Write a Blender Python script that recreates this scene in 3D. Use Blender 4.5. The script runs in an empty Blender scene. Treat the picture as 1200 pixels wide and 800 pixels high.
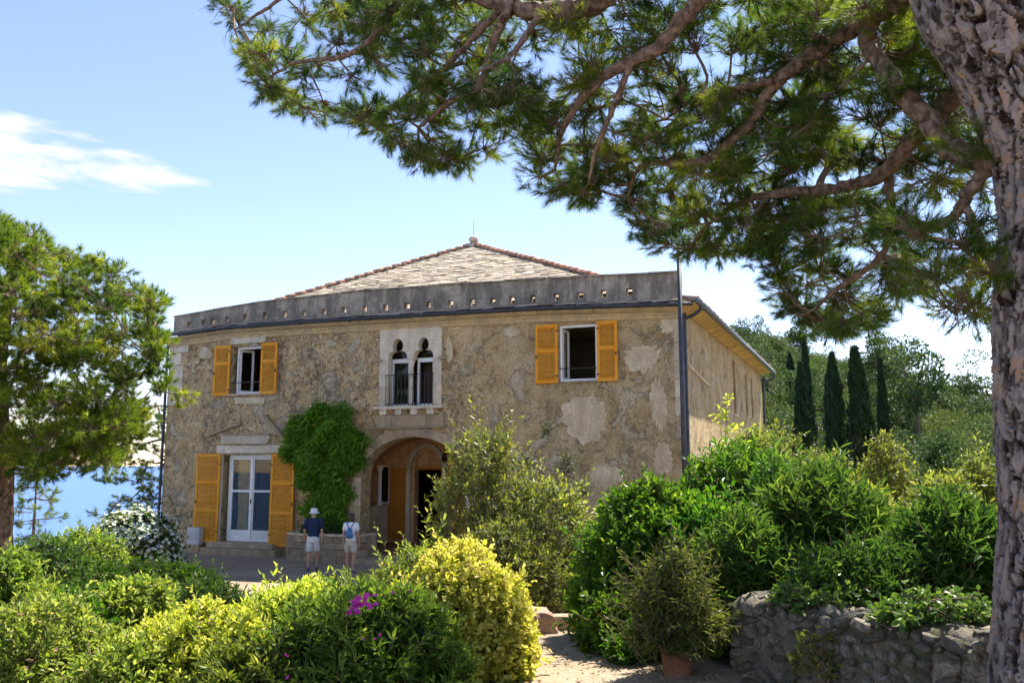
import bpy, bmesh, math, random
import numpy as np
from mathutils import Vector, Matrix
from mathutils.geometry import tessellate_polygon

R_ = math.radians
random.seed(7)
S = bpy.context.scene
COL = S.collection

# ------------------------------------------------------------------ camera, sky, sun, exposure
FPX = 1012.0                       # focal length in pixels of the 1200 px wide photograph
CAM_Z = 2.95
PITCH = math.atan(145 / FPX)
cam_d = bpy.data.cameras.new('camera'); cam = bpy.data.objects.new('camera', cam_d); COL.objects.link(cam)
cam.location = (0, 0, CAM_Z); cam.rotation_euler = (math.pi / 2 + PITCH, 0, 0)
cam_d.sensor_width = 36; cam_d.lens = FPX / 1200 * 36; cam_d.clip_end = 60000; cam_d.clip_start = 0.05
S.camera = cam

SUN_AZ, SUN_EL = R_(41), R_(56)    # azimuth measured from +Y (away from the camera) to the right
sun_vec = Vector((math.sin(SUN_AZ) * math.cos(SUN_EL), math.cos(SUN_AZ) * math.cos(SUN_EL), math.sin(SUN_EL)))
sun_d = bpy.data.lights.new('sun', 'SUN'); sun_d.energy = 3.9; sun_d.angle = R_(0.53); sun_d.color = (1.0, 0.94, 0.84)
sun = bpy.data.objects.new('sun', sun_d); COL.objects.link(sun)
sun.rotation_euler = sun_vec.to_track_quat('Z', 'Y').to_euler(); sun.location = (30, 30, 60)

world = bpy.data.worlds.new('World'); S.world = world; world.use_nodes = True
nt = world.node_tree; nt.nodes.clear()
def wn(t, **k):
    n = nt.nodes.new(t)
    for a, b in k.items(): setattr(n, a, b)
    return n
w_out = wn('ShaderNodeOutputWorld'); w_bg = wn('ShaderNodeBackground')
w_sky = wn('ShaderNodeTexSky', sky_type='NISHITA', sun_disc=False)
w_sky.sun_elevation = SUN_EL; w_sky.sun_rotation = SUN_AZ; w_sky.altitude = 0; w_sky.air_density = 1.0; w_sky.dust_density = 0.0; w_sky.ozone_density = 5.0
w_tc = wn('ShaderNodeTexCoord')
def cloud_mask(az, el, wa, we):                     # one patch of fair-weather cloud, round a direction
    d = Vector((math.sin(az) * math.cos(el), math.cos(az) * math.cos(el), math.sin(el)))
    s = wn('ShaderNodeVectorMath', operation='SUBTRACT'); nt.links.new(w_tc.outputs['Generated'], s.inputs[0]); s.inputs[1].default_value = d
    side = wn('ShaderNodeVectorMath', operation='DOT_PRODUCT'); nt.links.new(s.outputs[0], side.inputs[0]); side.inputs[1].default_value = (math.cos(az), -math.sin(az), 0)
    ver = wn('ShaderNodeVectorMath', operation='DOT_PRODUCT'); nt.links.new(s.outputs[0], ver.inputs[0]); ver.inputs[1].default_value = (0, 0, 1)
    fwd = wn('ShaderNodeVectorMath', operation='DOT_PRODUCT'); nt.links.new(w_tc.outputs['Generated'], fwd.inputs[0]); fwd.inputs[1].default_value = d
    a = wn('ShaderNodeMath', operation='DIVIDE'); nt.links.new(side.outputs['Value'], a.inputs[0]); a.inputs[1].default_value = wa
    b = wn('ShaderNodeMath', operation='DIVIDE'); nt.links.new(ver.outputs['Value'], b.inputs[0]); b.inputs[1].default_value = we
    a2 = wn('ShaderNodeMath', operation='MULTIPLY'); nt.links.new(a.outputs[0], a2.inputs[0]); nt.links.new(a.outputs[0], a2.inputs[1])
    b2 = wn('ShaderNodeMath', operation='MULTIPLY'); nt.links.new(b.outputs[0], b2.inputs[0]); nt.links.new(b.outputs[0], b2.inputs[1])
    c = wn('ShaderNodeMath', operation='ADD'); nt.links.new(a2.outputs[0], c.inputs[0]); nt.links.new(b2.outputs[0], c.inputs[1])
    e = wn('ShaderNodeMath', operation='SUBTRACT'); e.inputs[0].default_value = 1.0; nt.links.new(c.outputs[0], e.inputs[1]); e.use_clamp = True
    g = wn('ShaderNodeMath', operation='GREATER_THAN'); nt.links.new(fwd.outputs['Value'], g.inputs[0]); g.inputs[1].default_value = 0.0
    m = wn('ShaderNodeMath', operation='MULTIPLY'); nt.links.new(e.outputs[0], m.inputs[0]); nt.links.new(g.outputs[0], m.inputs[1])
    return m
masks = [cloud_mask(*a) for a in [(R_(-30.5), R_(17.9), .20, .042), (R_(-25.0), R_(17.4), .12, .020), (R_(-33), R_(16.0), .12, .016), (R_(-75), R_(17), .30, .05), (R_(-120), R_(22), .25, .06), (R_(150), R_(15), .3, .05), (R_(95), R_(12), .2, .03)]]
acc = masks[0]
for m_ in masks[1:]:
    ad = wn('ShaderNodeMath', operation='MAXIMUM'); nt.links.new(acc.outputs[0], ad.inputs[0]); nt.links.new(m_.outputs[0], ad.inputs[1]); acc = ad
w_map = wn('ShaderNodeMapping'); w_map.inputs['Scale'].default_value = (11, 11, 62); w_map.inputs['Rotation'].default_value = (0, R_(-5), 0)
nt.links.new(w_tc.outputs['Generated'], w_map.inputs['Vector'])
w_noise = wn('ShaderNodeTexNoise'); w_noise.inputs['Scale'].default_value = 1.0; w_noise.inputs['Detail'].default_value = 7; w_noise.inputs['Roughness'].default_value = .58; w_noise.inputs['Distortion'].default_value = .5
nt.links.new(w_map.outputs[0], w_noise.inputs['Vector'])
w_sum = wn('ShaderNodeMath', operation='MULTIPLY_ADD'); nt.links.new(acc.outputs[0], w_sum.inputs[0]); w_sum.inputs[1].default_value = .42; nt.links.new(w_noise.outputs['Fac'], w_sum.inputs[2])
w_rng = wn('ShaderNodeMapRange'); w_rng.interpolation_type = 'SMOOTHSTEP'; nt.links.new(w_sum.outputs[0], w_rng.inputs['Value'])
w_rng.inputs['From Min'].default_value = .70; w_rng.inputs['From Max'].default_value = .98
w_on = wn('ShaderNodeMath', operation='GREATER_THAN'); nt.links.new(acc.outputs[0], w_on.inputs[0]); w_on.inputs[1].default_value = .0
w_f0 = wn('ShaderNodeMath', operation='MULTIPLY'); nt.links.new(w_rng.outputs[0], w_f0.inputs[0]); nt.links.new(w_on.outputs[0], w_f0.inputs[1])
w_f1 = wn('ShaderNodeMath', operation='MULTIPLY'); nt.links.new(w_f0.outputs[0], w_f1.inputs[0]); w_f1.inputs[1].default_value = .9
w_mix = wn('ShaderNodeMix', data_type='RGBA'); nt.links.new(w_f1.outputs[0], w_mix.inputs['Factor'])
w_wb = wn('ShaderNodeMix', data_type='RGBA', blend_type='MULTIPLY'); w_wb.inputs['Factor'].default_value = 1.0; nt.links.new(w_sky.outputs[0], w_wb.inputs['A']); w_wb.inputs['B'].default_value = (1.0, .80, .77, 1)   # the camera's daylight balance
nt.links.new(w_wb.outputs['Result'], w_mix.inputs['A']); w_mix.inputs['B'].default_value = (3.3, 3.25, 3.3, 1)
nt.links.new(w_mix.outputs['Result'], w_bg.inputs['Color']); w_bg.inputs['Strength'].default_value = 0.092
nt.links.new(w_bg.outputs[0], w_out.inputs[0])

S.view_settings.view_transform = 'Standard'; S.view_settings.look = 'None'; S.view_settings.gamma = 1; S.view_settings.use_curve_mapping = False
S.view_settings.exposure = 1.95
S.render.engine = 'CYCLES'
S.cycles.max_bounces = 6; S.cycles.diffuse_bounces = 3; S.cycles.glossy_bounces = 2; S.cycles.transmission_bounces = 4; S.cycles.transparent_max_bounces = 8; S.cycles.use_denoising = True
S.cycles.use_adaptive_sampling = True; S.cycles.adaptive_threshold = 0.02

# ------------------------------------------------------------------ helpers
cp, sp = math.cos(PITCH), math.sin(PITCH)
def at(px, py, Y):
    """the point of the place seen at a pixel of the photograph, Y metres in front of the viewer"""
    dx, dy = px - 600, 400 - py
    v = (dx, FPX * cp - dy * sp, FPX * sp + dy * cp)
    t = Y / v[1]
    return np.array([v[0] * t, Y, CAM_Z + v[2] * t])
def tag(o, label=None, cat=None, group=None, kind=None):
    if label: o['label'] = label
    if cat: o['category'] = cat
    if group: o['group'] = group
    if kind: o['kind'] = kind
    return o
def empty(name, loc=(0, 0, 0), rz=0.0):
    o = bpy.data.objects.new(name, None); COL.objects.link(o); o.location = loc; o.rotation_euler = (0, 0, rz); o.empty_display_size = .2
    return o
def link(name, me, parent=None, loc=None, rot=None, scale=None):
    o = bpy.data.objects.new(name, me); COL.objects.link(o)
    if parent is not None: o.parent = parent
    if loc is not None: o.location = loc
    if rot is not None: o.rotation_euler = rot
    if scale is not None: o.scale = scale
    return o
def copy_tree(o, parent=None):
    c = o.copy(); COL.objects.link(c); c.parent = parent
    for ch in [x for x in o.children]: copy_tree(ch, c)
    return c
def np_mesh(name, V, tris=None, quads=None, mat=None, tint=None, smooth=False, attrs=None):
    me = bpy.data.meshes.new(name)
    V = np.asarray(V, np.float32)
    parts = []; sizes = []
    if tris is not None and len(tris): parts.append(np.asarray(tris, np.int32).ravel()); sizes.append(np.full(len(tris), 3, np.int32))
    if quads is not None and len(quads): parts.append(np.asarray(quads, np.int32).ravel()); sizes.append(np.full(len(quads), 4, np.int32))
    idx = np.concatenate(parts); sz = np.concatenate(sizes)
    st = np.concatenate([[0], np.cumsum(sz)[:-1]]).astype(np.int32)
    me.vertices.add(len(V)); me.vertices.foreach_set('co', V.ravel())
    me.loops.add(len(idx)); me.loops.foreach_set('vertex_index', idx)
    me.polygons.add(len(sz)); me.polygons.foreach_set('loop_start', st); me.polygons.foreach_set('loop_total', sz)
    me.polygons.foreach_set('use_smooth', np.full(len(sz), bool(smooth)))
    if tint is not None:
        a = me.attributes.new('tint', 'FLOAT', 'POINT'); a.data.foreach_set('value', np.asarray(tint, np.float32))
    for k, v in (attrs or {}).items():
        a = me.attributes.new(k, 'FLOAT', 'POINT'); a.data.foreach_set('value', np.asarray(v, np.float32))
    me.update(calc_edges=True); me.validate()
    if mat: me.materials.append(mat)
    return me
class MB:
    """collects pieces of ONE mesh"""
    def __init__(s): s.V = []; s.T = []; s.Q = []; s.A = []; s.n = 0
    def add(s, V, tris=None, quads=None, tint=None):
        V = np.asarray(V, float).reshape(-1, 3)
        if tris is not None and len(tris): s.T.append(np.asarray(tris, int) + s.n)
        if quads is not None and len(quads): s.Q.append(np.asarray(quads, int) + s.n)
        s.A.append(np.zeros(len(V)) if tint is None else np.broadcast_to(np.asarray(tint, float), (len(V),)))
        s.V.append(V); s.n += len(V); return s
    def box(s, x0, x1, y0, y1, z0, z1, jit=0, tint=0):
        V = np.array([[x, y, z] for z in (z0, z1) for y in (y0, y1) for x in (x0, x1)], float)
        if jit: V += RNG.uniform(-jit, jit, V.shape)
        return s.add(V, quads=BOXQ, tint=tint)
    def prism(s, outer, holes, y0, y1, tint=0):
        """polygon (x, z) with holes, extruded along y"""
        loops = [list(outer)] + [list(h) for h in holes]
        flat = [p for l in loops for p in l]
        tr = tessellate_polygon([[Vector((p[0], p[1], 0)) for p in l] for l in loops])
        n = len(flat)
        V = [(p[0], y0, p[1]) for p in flat] + [(p[0], y1, p[1]) for p in flat]
        T = [tuple(t) for t in tr] + [(t[2] + n, t[1] + n, t[0] + n) for t in tr]
        Q = []; o = 0
        for l in loops:
            for i in range(len(l)):
                j = (i + 1) % len(l); Q.append((o + i, o + j, o + j + n, o + i + n))
            o += len(l)
        return s.add(V, T, Q, tint)
    def tube(s, pts, rad, sides=8, tint=0, caps=True):
        V, Q, T = tube_geo(pts, rad, sides, caps); return s.add(V, T, Q, tint)
    def lathe(s, prof, seg=16, center=(0, 0, 0), tint=0):
        V = []; Q = []
        for (r, z) in prof:
            for k in range(seg):
                a = 2 * math.pi * k / seg; V.append((center[0] + r * math.cos(a), center[1] + r * math.sin(a), center[2] + z))
        for i in range(len(prof) - 1):
            for k in range(seg):
                k2 = (k + 1) % seg; Q.append((i * seg + k, i * seg + k2, (i + 1) * seg + k2, (i + 1) * seg + k))
        return s.add(V, None, Q, tint)
    def mesh(s, name, mat, smooth=False, fix=True):
        T = np.concatenate(s.T) if s.T else None; Q = np.concatenate(s.Q) if s.Q else None
        me = np_mesh(name, np.concatenate(s.V), T, Q, mat, np.concatenate(s.A), smooth)
        if fix and len(me.polygons) < 60000:
            bm = bmesh.new(); bm.from_mesh(me); bmesh.ops.recalc_face_normals(bm, faces=bm.faces); bm.to_mesh(me); bm.free()
        return me
    def build(s, name, mat, parent=None, smooth=False, loc=None, fix=True, rot=None):
        return link(name, s.mesh(name, mat, smooth, fix), parent, loc, rot)
BOXQ = [(0, 2, 3, 1), (4, 5, 7, 6), (0, 1, 5, 4), (2, 6, 7, 3), (0, 4, 6, 2), (1, 3, 7, 5)]
RNG = np.random.default_rng(11)
def nrm(a): return a / np.maximum(np.linalg.norm(a, axis=-1, keepdims=True), 1e-9)
def spline(pts, n=6):
    P = np.asarray(pts, float); out = []
    E = np.vstack([2 * P[0] - P[1], P, 2 * P[-1] - P[-2]])
    for i in range(1, len(E) - 2):
        p0, p1, p2, p3 = E[i - 1], E[i], E[i + 1], E[i + 2]
        for t in np.linspace(0, 1, n, endpoint=False):
            out.append(.5 * ((2 * p1) + (-p0 + p2) * t + (2 * p0 - 5 * p1 + 4 * p2 - p3) * t * t + (-p0 + 3 * p1 - 3 * p2 + p3) * t ** 3))
    out.append(P[-1]); return np.array(out)
def frames(P):
    Tn = nrm(np.gradient(P, axis=0)); up = np.array([0, 0, 1.0]) if abs(Tn[0][2]) < .9 else np.array([1.0, 0, 0])
    N = []; n = np.cross(Tn[0], up); n /= np.linalg.norm(n)
    for t in Tn:
        n = n - t * (n @ t); n /= max(np.linalg.norm(n), 1e-9); N.append(n)
    N = np.array(N); return Tn, N, np.cross(Tn, N)
def tube_geo(pts, rad, sides=8, caps=True):
    P = np.asarray(pts, float); r = np.broadcast_to(np.asarray(rad, float), (len(P),))
    Tn, N, B = frames(P)
    a = np.arange(sides) * 2 * math.pi / sides
    V = P[:, None] + r[:, None, None] * (np.cos(a)[None, :, None] * N[:, None] + np.sin(a)[None, :, None] * B[:, None])
    m = len(P); i = np.arange(m - 1)[:, None]; k = np.arange(sides)[None]; k2 = (k + 1) % sides
    Q = np.stack([i * sides + k, i * sides + k2, (i + 1) * sides + k2, (i + 1) * sides + k], -1).reshape(-1, 4)
    V = V.reshape(-1, 3); T = []
    if caps:
        T = [(0, k + 1, k) for k in range(1, sides - 1)] + [((m - 1) * sides, (m - 1) * sides + k, (m - 1) * sides + k + 1) for k in range(1, sides - 1)]
    return V, Q, T
def sticks(P0, P1, r0, r1, sides=3):
    """many straight tapered twigs at once"""
    P0 = np.asarray(P0, float); P1 = np.asarray(P1, float); n = len(P0)
    t = nrm(P1 - P0); h = np.where(np.abs(t[:, 2:3]) < .9, np.array([[0, 0, 1.0]]), np.array([[1.0, 0, 0]]))
    a = nrm(np.cross(t, h)); b = np.cross(t, a)
    ang = np.arange(sides) * 2 * math.pi / sides
    ring = np.cos(ang)[None, :, None] * a[:, None] + np.sin(ang)[None, :, None] * b[:, None]
    r0 = np.broadcast_to(r0, (n,)); r1 = np.broadcast_to(r1, (n,))
    V = np.concatenate([P0[:, None] + ring * r0[:, None, None], P1[:, None] + ring * r1[:, None, None]], 1).reshape(-1, 3)
    k = np.arange(sides); k2 = (k + 1) % sides
    q = np.stack([k, k2, k2 + sides, k + sides], -1)
    Q = (np.arange(n)[:, None, None] * 2 * sides + q[None]).reshape(-1, 4)
    return V, Q
LEAF = {
 'diamond': (np.array([[0, 0, 0], [.45, .5, .07], [1, 0, 0], [.45, -.5, .07]]), np.array([[0, 1, 2], [0, 2, 3]])),
 'oval': (np.array([[0, 0, 0], [.3, .46, .08], [.72, .42, .06], [1, 0, -.1], [.72, -.42, .06], [.3, -.46, .08]]), np.array([[0, 1, 2], [0, 2, 3], [0, 3, 4], [0, 4, 5]])),
 'lance': (np.array([[0, 0, 0], [.3, .5, .05], [.65, .36, .03], [1, 0, -.12], [.65, -.36, .03], [.3, -.5, .05]]), np.array([[0, 1, 2], [0, 2, 3], [0, 3, 4], [0, 4, 5]])),
}
def leaves(P, D, N, L, W, kind='diamond'):
    tv, tt = LEAF[kind]; n = len(P)
    D = nrm(D); Sd = nrm(np.cross(N, D)); Nn = np.cross(D, Sd)
    L = np.broadcast_to(L, (n,)); W = np.broadcast_to(W, (n,))
    V = P[:, None] + D[:, None] * (tv[None, :, 0:1] * L[:, None, None]) + Sd[:, None] * (tv[None, :, 1:2] * W[:, None, None]) + Nn[:, None] * (tv[None, :, 2:3] * L[:, None, None])
    T = (np.arange(n)[:, None, None] * len(tv) + tt[None]).reshape(-1, 3)
    return V.reshape(-1, 3), T, len(tv)

# ------------------------------------------------------------------ materials (all node based)
def mat_new(name):
    m = bpy.data.materials.new(name); m.use_nodes = True; t = m.node_tree; t.nodes.clear()
    o = t.nodes.new('ShaderNodeOutputMaterial'); return m, t, o
def nd(t, ty, inp=None, **k):
    n = t.nodes.new(ty)
    for a, b in k.items(): setattr(n, a, b)
    for a, b in (inp or {}).items():
        if isinstance(b, bpy.types.NodeSocket): t.links.new(b, n.inputs[a])
        else: n.inputs[a].default_value = b
    return n
def ramp(t, fac, stops, interp='LINEAR'):
    r = t.nodes.new('ShaderNodeValToRGB'); t.links.new(fac, r.inputs[0]); e = r.color_ramp.elements; r.color_ramp.interpolation = interp
    while len(e) < len(stops): e.new(.5)
    for el, (p, c) in zip(e, stops):
        el.position = p; el.color = (*c, 1) if len(c) == 3 else c
    return r
def mixc(t, f, a, b, mode='MIX'):
    n = t.nodes.new('ShaderNodeMix'); n.data_type = 'RGBA'; n.blend_type = mode
    for i, v in ((0, f), (6, a), (7, b)):
        if isinstance(v, bpy.types.NodeSocket): t.links.new(v, n.inputs[i])
        else: n.inputs[i].default_value = v if not isinstance(v, tuple) else ((*v, 1) if len(v) == 3 else v)
    return n.outputs[2]
def noise(t, co, scale, detail=4, rough=.55, dist=0.0):
    return nd(t, 'ShaderNodeTexNoise', {'Vector': co, 'Scale': scale, 'Detail': detail, 'Roughness': rough, 'Distortion': dist}).outputs['Fac']
def mrange(t, v, a, b, c=0.0, d=1.0, smooth=True):
    n = nd(t, 'ShaderNodeMapRange', {'Value': v, 'From Min': a, 'From Max': b, 'To Min': c, 'To Max': d})
    if smooth: n.interpolation_type = 'SMOOTHSTEP'
    return n.outputs[0]
def math_(t, op, a, b=0.0):
    n = nd(t, 'ShaderNodeMath', operation=op)
    for i, v in ((0, a), (1, b)):
        if isinstance(v, bpy.types.NodeSocket): t.links.new(v, n.inputs[i])
        else: n.inputs[i].default_value = v
    return n.outputs[0]
def obj_co(t, scale=(1, 1, 1)):
    tc = t.nodes.new('ShaderNodeTexCoord'); mp = nd(t, 'ShaderNodeMapping', {'Vector': tc.outputs['Object'], 'Scale': scale}); return mp.outputs[0]
def plain(name, col, rough=.6, var=.25, scale=6, bump=.0, metallic=0.0, spec=.4, rnd=.15, bscale=None):
    """painted or natural surface with uneven tone"""
    m, t, o = mat_new(name); co = obj_co(t)
    n = noise(t, co, scale, 5, .6)
    f = math_(t, 'MULTIPLY', mrange(t, n, .3, .7, 1 - var, 1 + var), 1.0)
    oi = t.nodes.new('ShaderNodeObjectInfo')
    f2 = math_(t, 'MULTIPLY', f, mrange(t, oi.outputs['Random'], 0, 1, 1 - rnd, 1 + rnd, False))
    c = mixc(t, 1.0, col, nd(t, 'ShaderNodeCombineColor', {'Red': f2, 'Green': f2, 'Blue': f2}).outputs[0], 'MULTIPLY')
    b = nd(t, 'ShaderNodeBsdfPrincipled', {'Base Color': c, 'Roughness': rough, 'Metallic': metallic, 'Specular IOR Level': spec})
    if bump:
        bn = nd(t, 'ShaderNodeBump', {'Height': noise(t, co, bscale or scale * 4, 6, .65), 'Strength': bump, 'Distance': .02}); t.links.new(bn.outputs[0], b.inputs['Normal'])
    t.links.new(b.outputs[0], o.inputs[0]); return m
def leaf_mat(name, stops, trans=.35, rough=.48, tr_gain=1.5, spec=.28):
    m, t, o = mat_new(name)
    a = t.nodes.new('ShaderNodeAttribute'); a.attribute_name = 'tint'
    r = ramp(t, a.outputs['Fac'], stops)
    oi = t.nodes.new('ShaderNodeObjectInfo')
    hsv = nd(t, 'ShaderNodeHueSaturation', {'Color': r.outputs[0], 'Hue': mrange(t, oi.outputs['Random'], 0, 1, .485, .515, False), 'Value': mrange(t, oi.outputs['Random'], 0, 1, .88, 1.1, False)})
    b = nd(t, 'ShaderNodeBsdfPrincipled', {'Base Color': hsv.outputs[0], 'Roughness': rough, 'Specular IOR Level': spec})
    g = mixc(t, 1.0, hsv.outputs[0], (tr_gain * 1.1, tr_gain * 1.05, tr_gain * .55), 'MULTIPLY')
    tr = nd(t, 'ShaderNodeBsdfTranslucent', {'Color': g})
    mx = nd(t, 'ShaderNodeMixShader', {0: trans, 1: b.outputs[0], 2: tr.outputs[0]})
    t.links.new(mx.outputs[0], o.inputs[0]); return m
def bark_mat(name, stops, scale=8, stretch=.25, bump=.6, flakes=False):
    m, t, o = mat_new(name); co = obj_co(t, (1, 1, stretch))
    a = t.nodes.new('ShaderNodeAttribute'); a.attribute_name = 'tint'
    n = noise(t, co, scale, 6, .65)
    f = math_(t, 'ADD', math_(t, 'MULTIPLY', a.outputs['Fac'], .6), math_(t, 'MULTIPLY', n, .5))
    hgt = noise(t, co, scale * 3, 6, .7)
    if flakes:                                   # thin overlapping scales on the plates
        w_ = nd(t, 'ShaderNodeTexNoise', {'Vector': co, 'Scale': 14.0, 'Detail': 4.0}); cw = nd(t, 'ShaderNodeVectorMath', {0: co, 1: nd(t, 'ShaderNodeVectorMath', {0: w_.outputs['Color'], 'Scale': .06}, operation='SCALE').outputs[0]}, operation='ADD').outputs[0]
        v = nd(t, 'ShaderNodeTexVoronoi', {'Vector': cw, 'Scale': 26.0}); s_ = nd(t, 'ShaderNodeSeparateColor', {0: v.outputs['Color']})
        f = math_(t, 'ADD', math_(t, 'MULTIPLY', f, .72), math_(t, 'MULTIPLY', s_.outputs[0], .26)); hgt = math_(t, 'ADD', hgt, math_(t, 'MULTIPLY', s_.outputs[1], 1.3))
    r = ramp(t, f, stops)
    bn = nd(t, 'ShaderNodeBump', {'Height': hgt, 'Strength': bump, 'Distance': .015})
    b = nd(t, 'ShaderNodeBsdfPrincipled', {'Base Color': r.outputs[0], 'Roughness': .9, 'Specular IOR Level': .2, 'Normal': bn.outputs[0]})
    t.links.new(b.outputs[0], o.inputs[0]); return m

def plaster_mat(name, worn=True):
    """old lime render over rubble: brown core, chips of stone, pale scabs of later render"""
    m, t, o = mat_new(name); co = obj_co(t)
    wob = nd(t, 'ShaderNodeTexNoise', {'Vector': co, 'Scale': 3.0, 'Detail': 5.0})
    cw = nd(t, 'ShaderNodeVectorMath', {0: co, 1: nd(t, 'ShaderNodeVectorMath', {0: wob.outputs['Color'], 'Scale': .42}, operation='SCALE').outputs[0]}, operation='ADD').outputs[0]
    big = noise(t, co, .33, 4, .6, .4); mid = noise(t, co, 1.3, 7, .68, .3); fine = noise(t, co, 7, 8, .74); grit = noise(t, co, 30, 4, .7)
    base = ramp(t, mid, [(.28, (.34, .22, .105)), (.42, (.53, .375, .195)), (.55, (.66, .495, .285)), (.72, (.74, .59, .385))]).outputs[0]
    x_ = nd(t, 'ShaderNodeSeparateXYZ', {0: co}).outputs[0]
    grey = mrange(t, math_(t, 'ADD', x_, math_(t, 'MULTIPLY', mid, 5.0)), -5.0, -1.0)
    base = mixc(t, math_(t, 'MULTIPLY', grey, .8), base, mixc(t, 1.0, base, (.80, .87, .95), 'MULTIPLY'))
    def chips(scale, lo):
        v = nd(t, 'ShaderNodeTexVoronoi', {'Vector': cw, 'Scale': scale, 'Randomness': 1.0}); e = nd(t, 'ShaderNodeTexVoronoi', {'Vector': cw, 'Scale': scale, 'Randomness': 1.0}, feature='DISTANCE_TO_EDGE').outputs['Distance']
        s = nd(t, 'ShaderNodeSeparateColor', {0: v.outputs['Color']}); return math_(t, 'MULTIPLY', mrange(t, s.outputs[0], lo, lo + .06), mrange(t, e, .02, .10)), s.outputs[1], e
    zone = mrange(t, noise(t, co, .55, 4, .6, .3), .40, .55, .35, 1.0)
    rough_x = mrange(t, math_(t, 'ADD', x_, math_(t, 'MULTIPLY', big, 6.0)), -5.5, -2.5, 1.0, .35)
    zone = math_(t, 'MULTIPLY', zone, rough_x)
    on1, r1, e1 = chips(5.5, .50); on2, r2, e2 = chips(12.0, .52)
    pal = [(0, (.20, .13, .07)), (.3, (.54, .405, .245)), (.7, (.78, .64, .44)), (1, (.38, .29, .20))]
    c = mixc(t, math_(t, 'MULTIPLY', math_(t, 'MULTIPLY', on1, zone), .85), base, ramp(t, r1, pal).outputs[0])
    c = mixc(t, math_(t, 'MULTIPLY', math_(t, 'MULTIPLY', on2, zone), .8), c, ramp(t, r2, pal).outputs[0])
    pit = math_(t, 'MULTIPLY', mrange(t, fine, .56, .64), mrange(t, zone, .1, 1, .5, 1))
    c = mixc(t, math_(t, 'MULTIPLY', pit, .8), c, (.10, .07, .045))
    scab = mrange(t, math_(t, 'ADD', noise(t, co, .9, 8, .66, .5), math_(t, 'MULTIPLY', fine, .14)), .62, .66)
    c = mixc(t, math_(t, 'MULTIPLY', scab, .85), c, mixc(t, fine, (.50, .42, .31), (.68, .585, .45)))
    dark = mrange(t, math_(t, 'ADD', noise(t, co, 1.1, 7, .72, .9), math_(t, 'MULTIPLY', fine, .2)), .64, .74)
    c = mixc(t, math_(t, 'MULTIPLY', dark, .62), c, (.26, .195, .13))
    strk = noise(t, obj_co(t, (2.6, 2.6, .22)), 1.0, 5, .6)
    c = mixc(t, mrange(t, strk, .56, .74, 0, .4), c, (.27, .215, .155))
    c = mixc(t, 1.0, c, (1.05, 1.0, .90), 'MULTIPLY'); gk = mrange(t, grit, .32, .68, .58, 1.42)
    c = mixc(t, 1.0, c, nd(t, 'ShaderNodeCombineColor', {0: gk, 1: gk, 2: gk}).outputs[0], 'MULTIPLY')
    h = math_(t, 'ADD', math_(t, 'MULTIPLY', math_(t, 'ADD', on1, math_(t, 'MULTIPLY', on2, .6)), math_(t, 'MULTIPLY', zone, .9)), math_(t, 'ADD', math_(t, 'MULTIPLY', fine, 1.3), math_(t, 'ADD', math_(t, 'MULTIPLY', scab, .7), math_(t, 'MULTIPLY', mid, 2.0))))
    h = math_(t, 'SUBTRACT', h, math_(t, 'MULTIPLY', pit, .8))
    bn = nd(t, 'ShaderNodeBump', {'Height': h, 'Strength': 1.0, 'Distance': .07})
    b = nd(t, 'ShaderNodeBsdfPrincipled', {'Base Color': c, 'Roughness': .95, 'Specular IOR Level': .15, 'Normal': bn.outputs[0]})
    t.links.new(b.outputs[0], o.inputs[0]); return m
def stone_mat(name, ca, cb, scale=3, rnd=.22, bump=.5, stain=.0, stainc=(.06, .055, .05)):
    m, t, o = mat_new(name); co = obj_co(t); oi = t.nodes.new('ShaderNodeObjectInfo')
    off = nd(t, 'ShaderNodeVectorMath', {0: co, 1: nd(t, 'ShaderNodeCombineXYZ', {0: math_(t, 'MULTIPLY', oi.outputs['Random'], 57.0), 1: math_(t, 'MULTIPLY', oi.outputs['Random'], 31.0), 2: 0.0}).outputs[0]}, operation='ADD').outputs[0]
    n = noise(t, off, scale, 6, .65, .3); f = noise(t, off, scale * 7, 6, .7)
    c = mixc(t, mrange(t, n, .32, .68), ca, cb)
    k = math_(t, 'MULTIPLY', mrange(t, oi.outputs['Random'], 0, 1, 1 - rnd, 1 + rnd, False), mrange(t, f, .3, .7, .78, 1.2))
    c = mixc(t, 1.0, c, nd(t, 'ShaderNodeCombineColor', {0: k, 1: k, 2: k}).outputs[0], 'MULTIPLY')
    if stain:
        s2 = noise(t, obj_co(t, (2.2, 2.2, .7)), 1.2, 7, .68, .4)
        c = mixc(t, mrange(t, s2, .42, .6, 0, stain), c, stainc)
    bn = nd(t, 'ShaderNodeBump', {'Height': math_(t, 'ADD', n, math_(t, 'MULTIPLY', f, .6)), 'Strength': bump, 'Distance': .03})
    b = nd(t, 'ShaderNodeBsdfPrincipled', {'Base Color': c, 'Roughness': .92, 'Specular IOR Level': .2, 'Normal': bn.outputs[0]})
    t.links.new(b.outputs[0], o.inputs[0]); return m
def glass_mat(name, tintc=(.75, .8, .82), refl=.12):
    m, t, o = mat_new(name)
    tr = nd(t, 'ShaderNodeBsdfTransparent', {'Color': (*tintc, 1)}); gl = nd(t, 'ShaderNodeBsdfGlossy', {'Color': (.95, .97, 1, 1), 'Roughness': .02})
    lw = nd(t, 'ShaderNodeFresnel', {'IOR': 1.28}); f = math_(t, 'ADD', lw.outputs[0], refl)
    mx = nd(t, 'ShaderNodeMixShader', {0: f, 1: tr.outputs[0], 2: gl.outputs[0]}); t.links.new(mx.outputs[0], o.inputs[0]); return m

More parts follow.
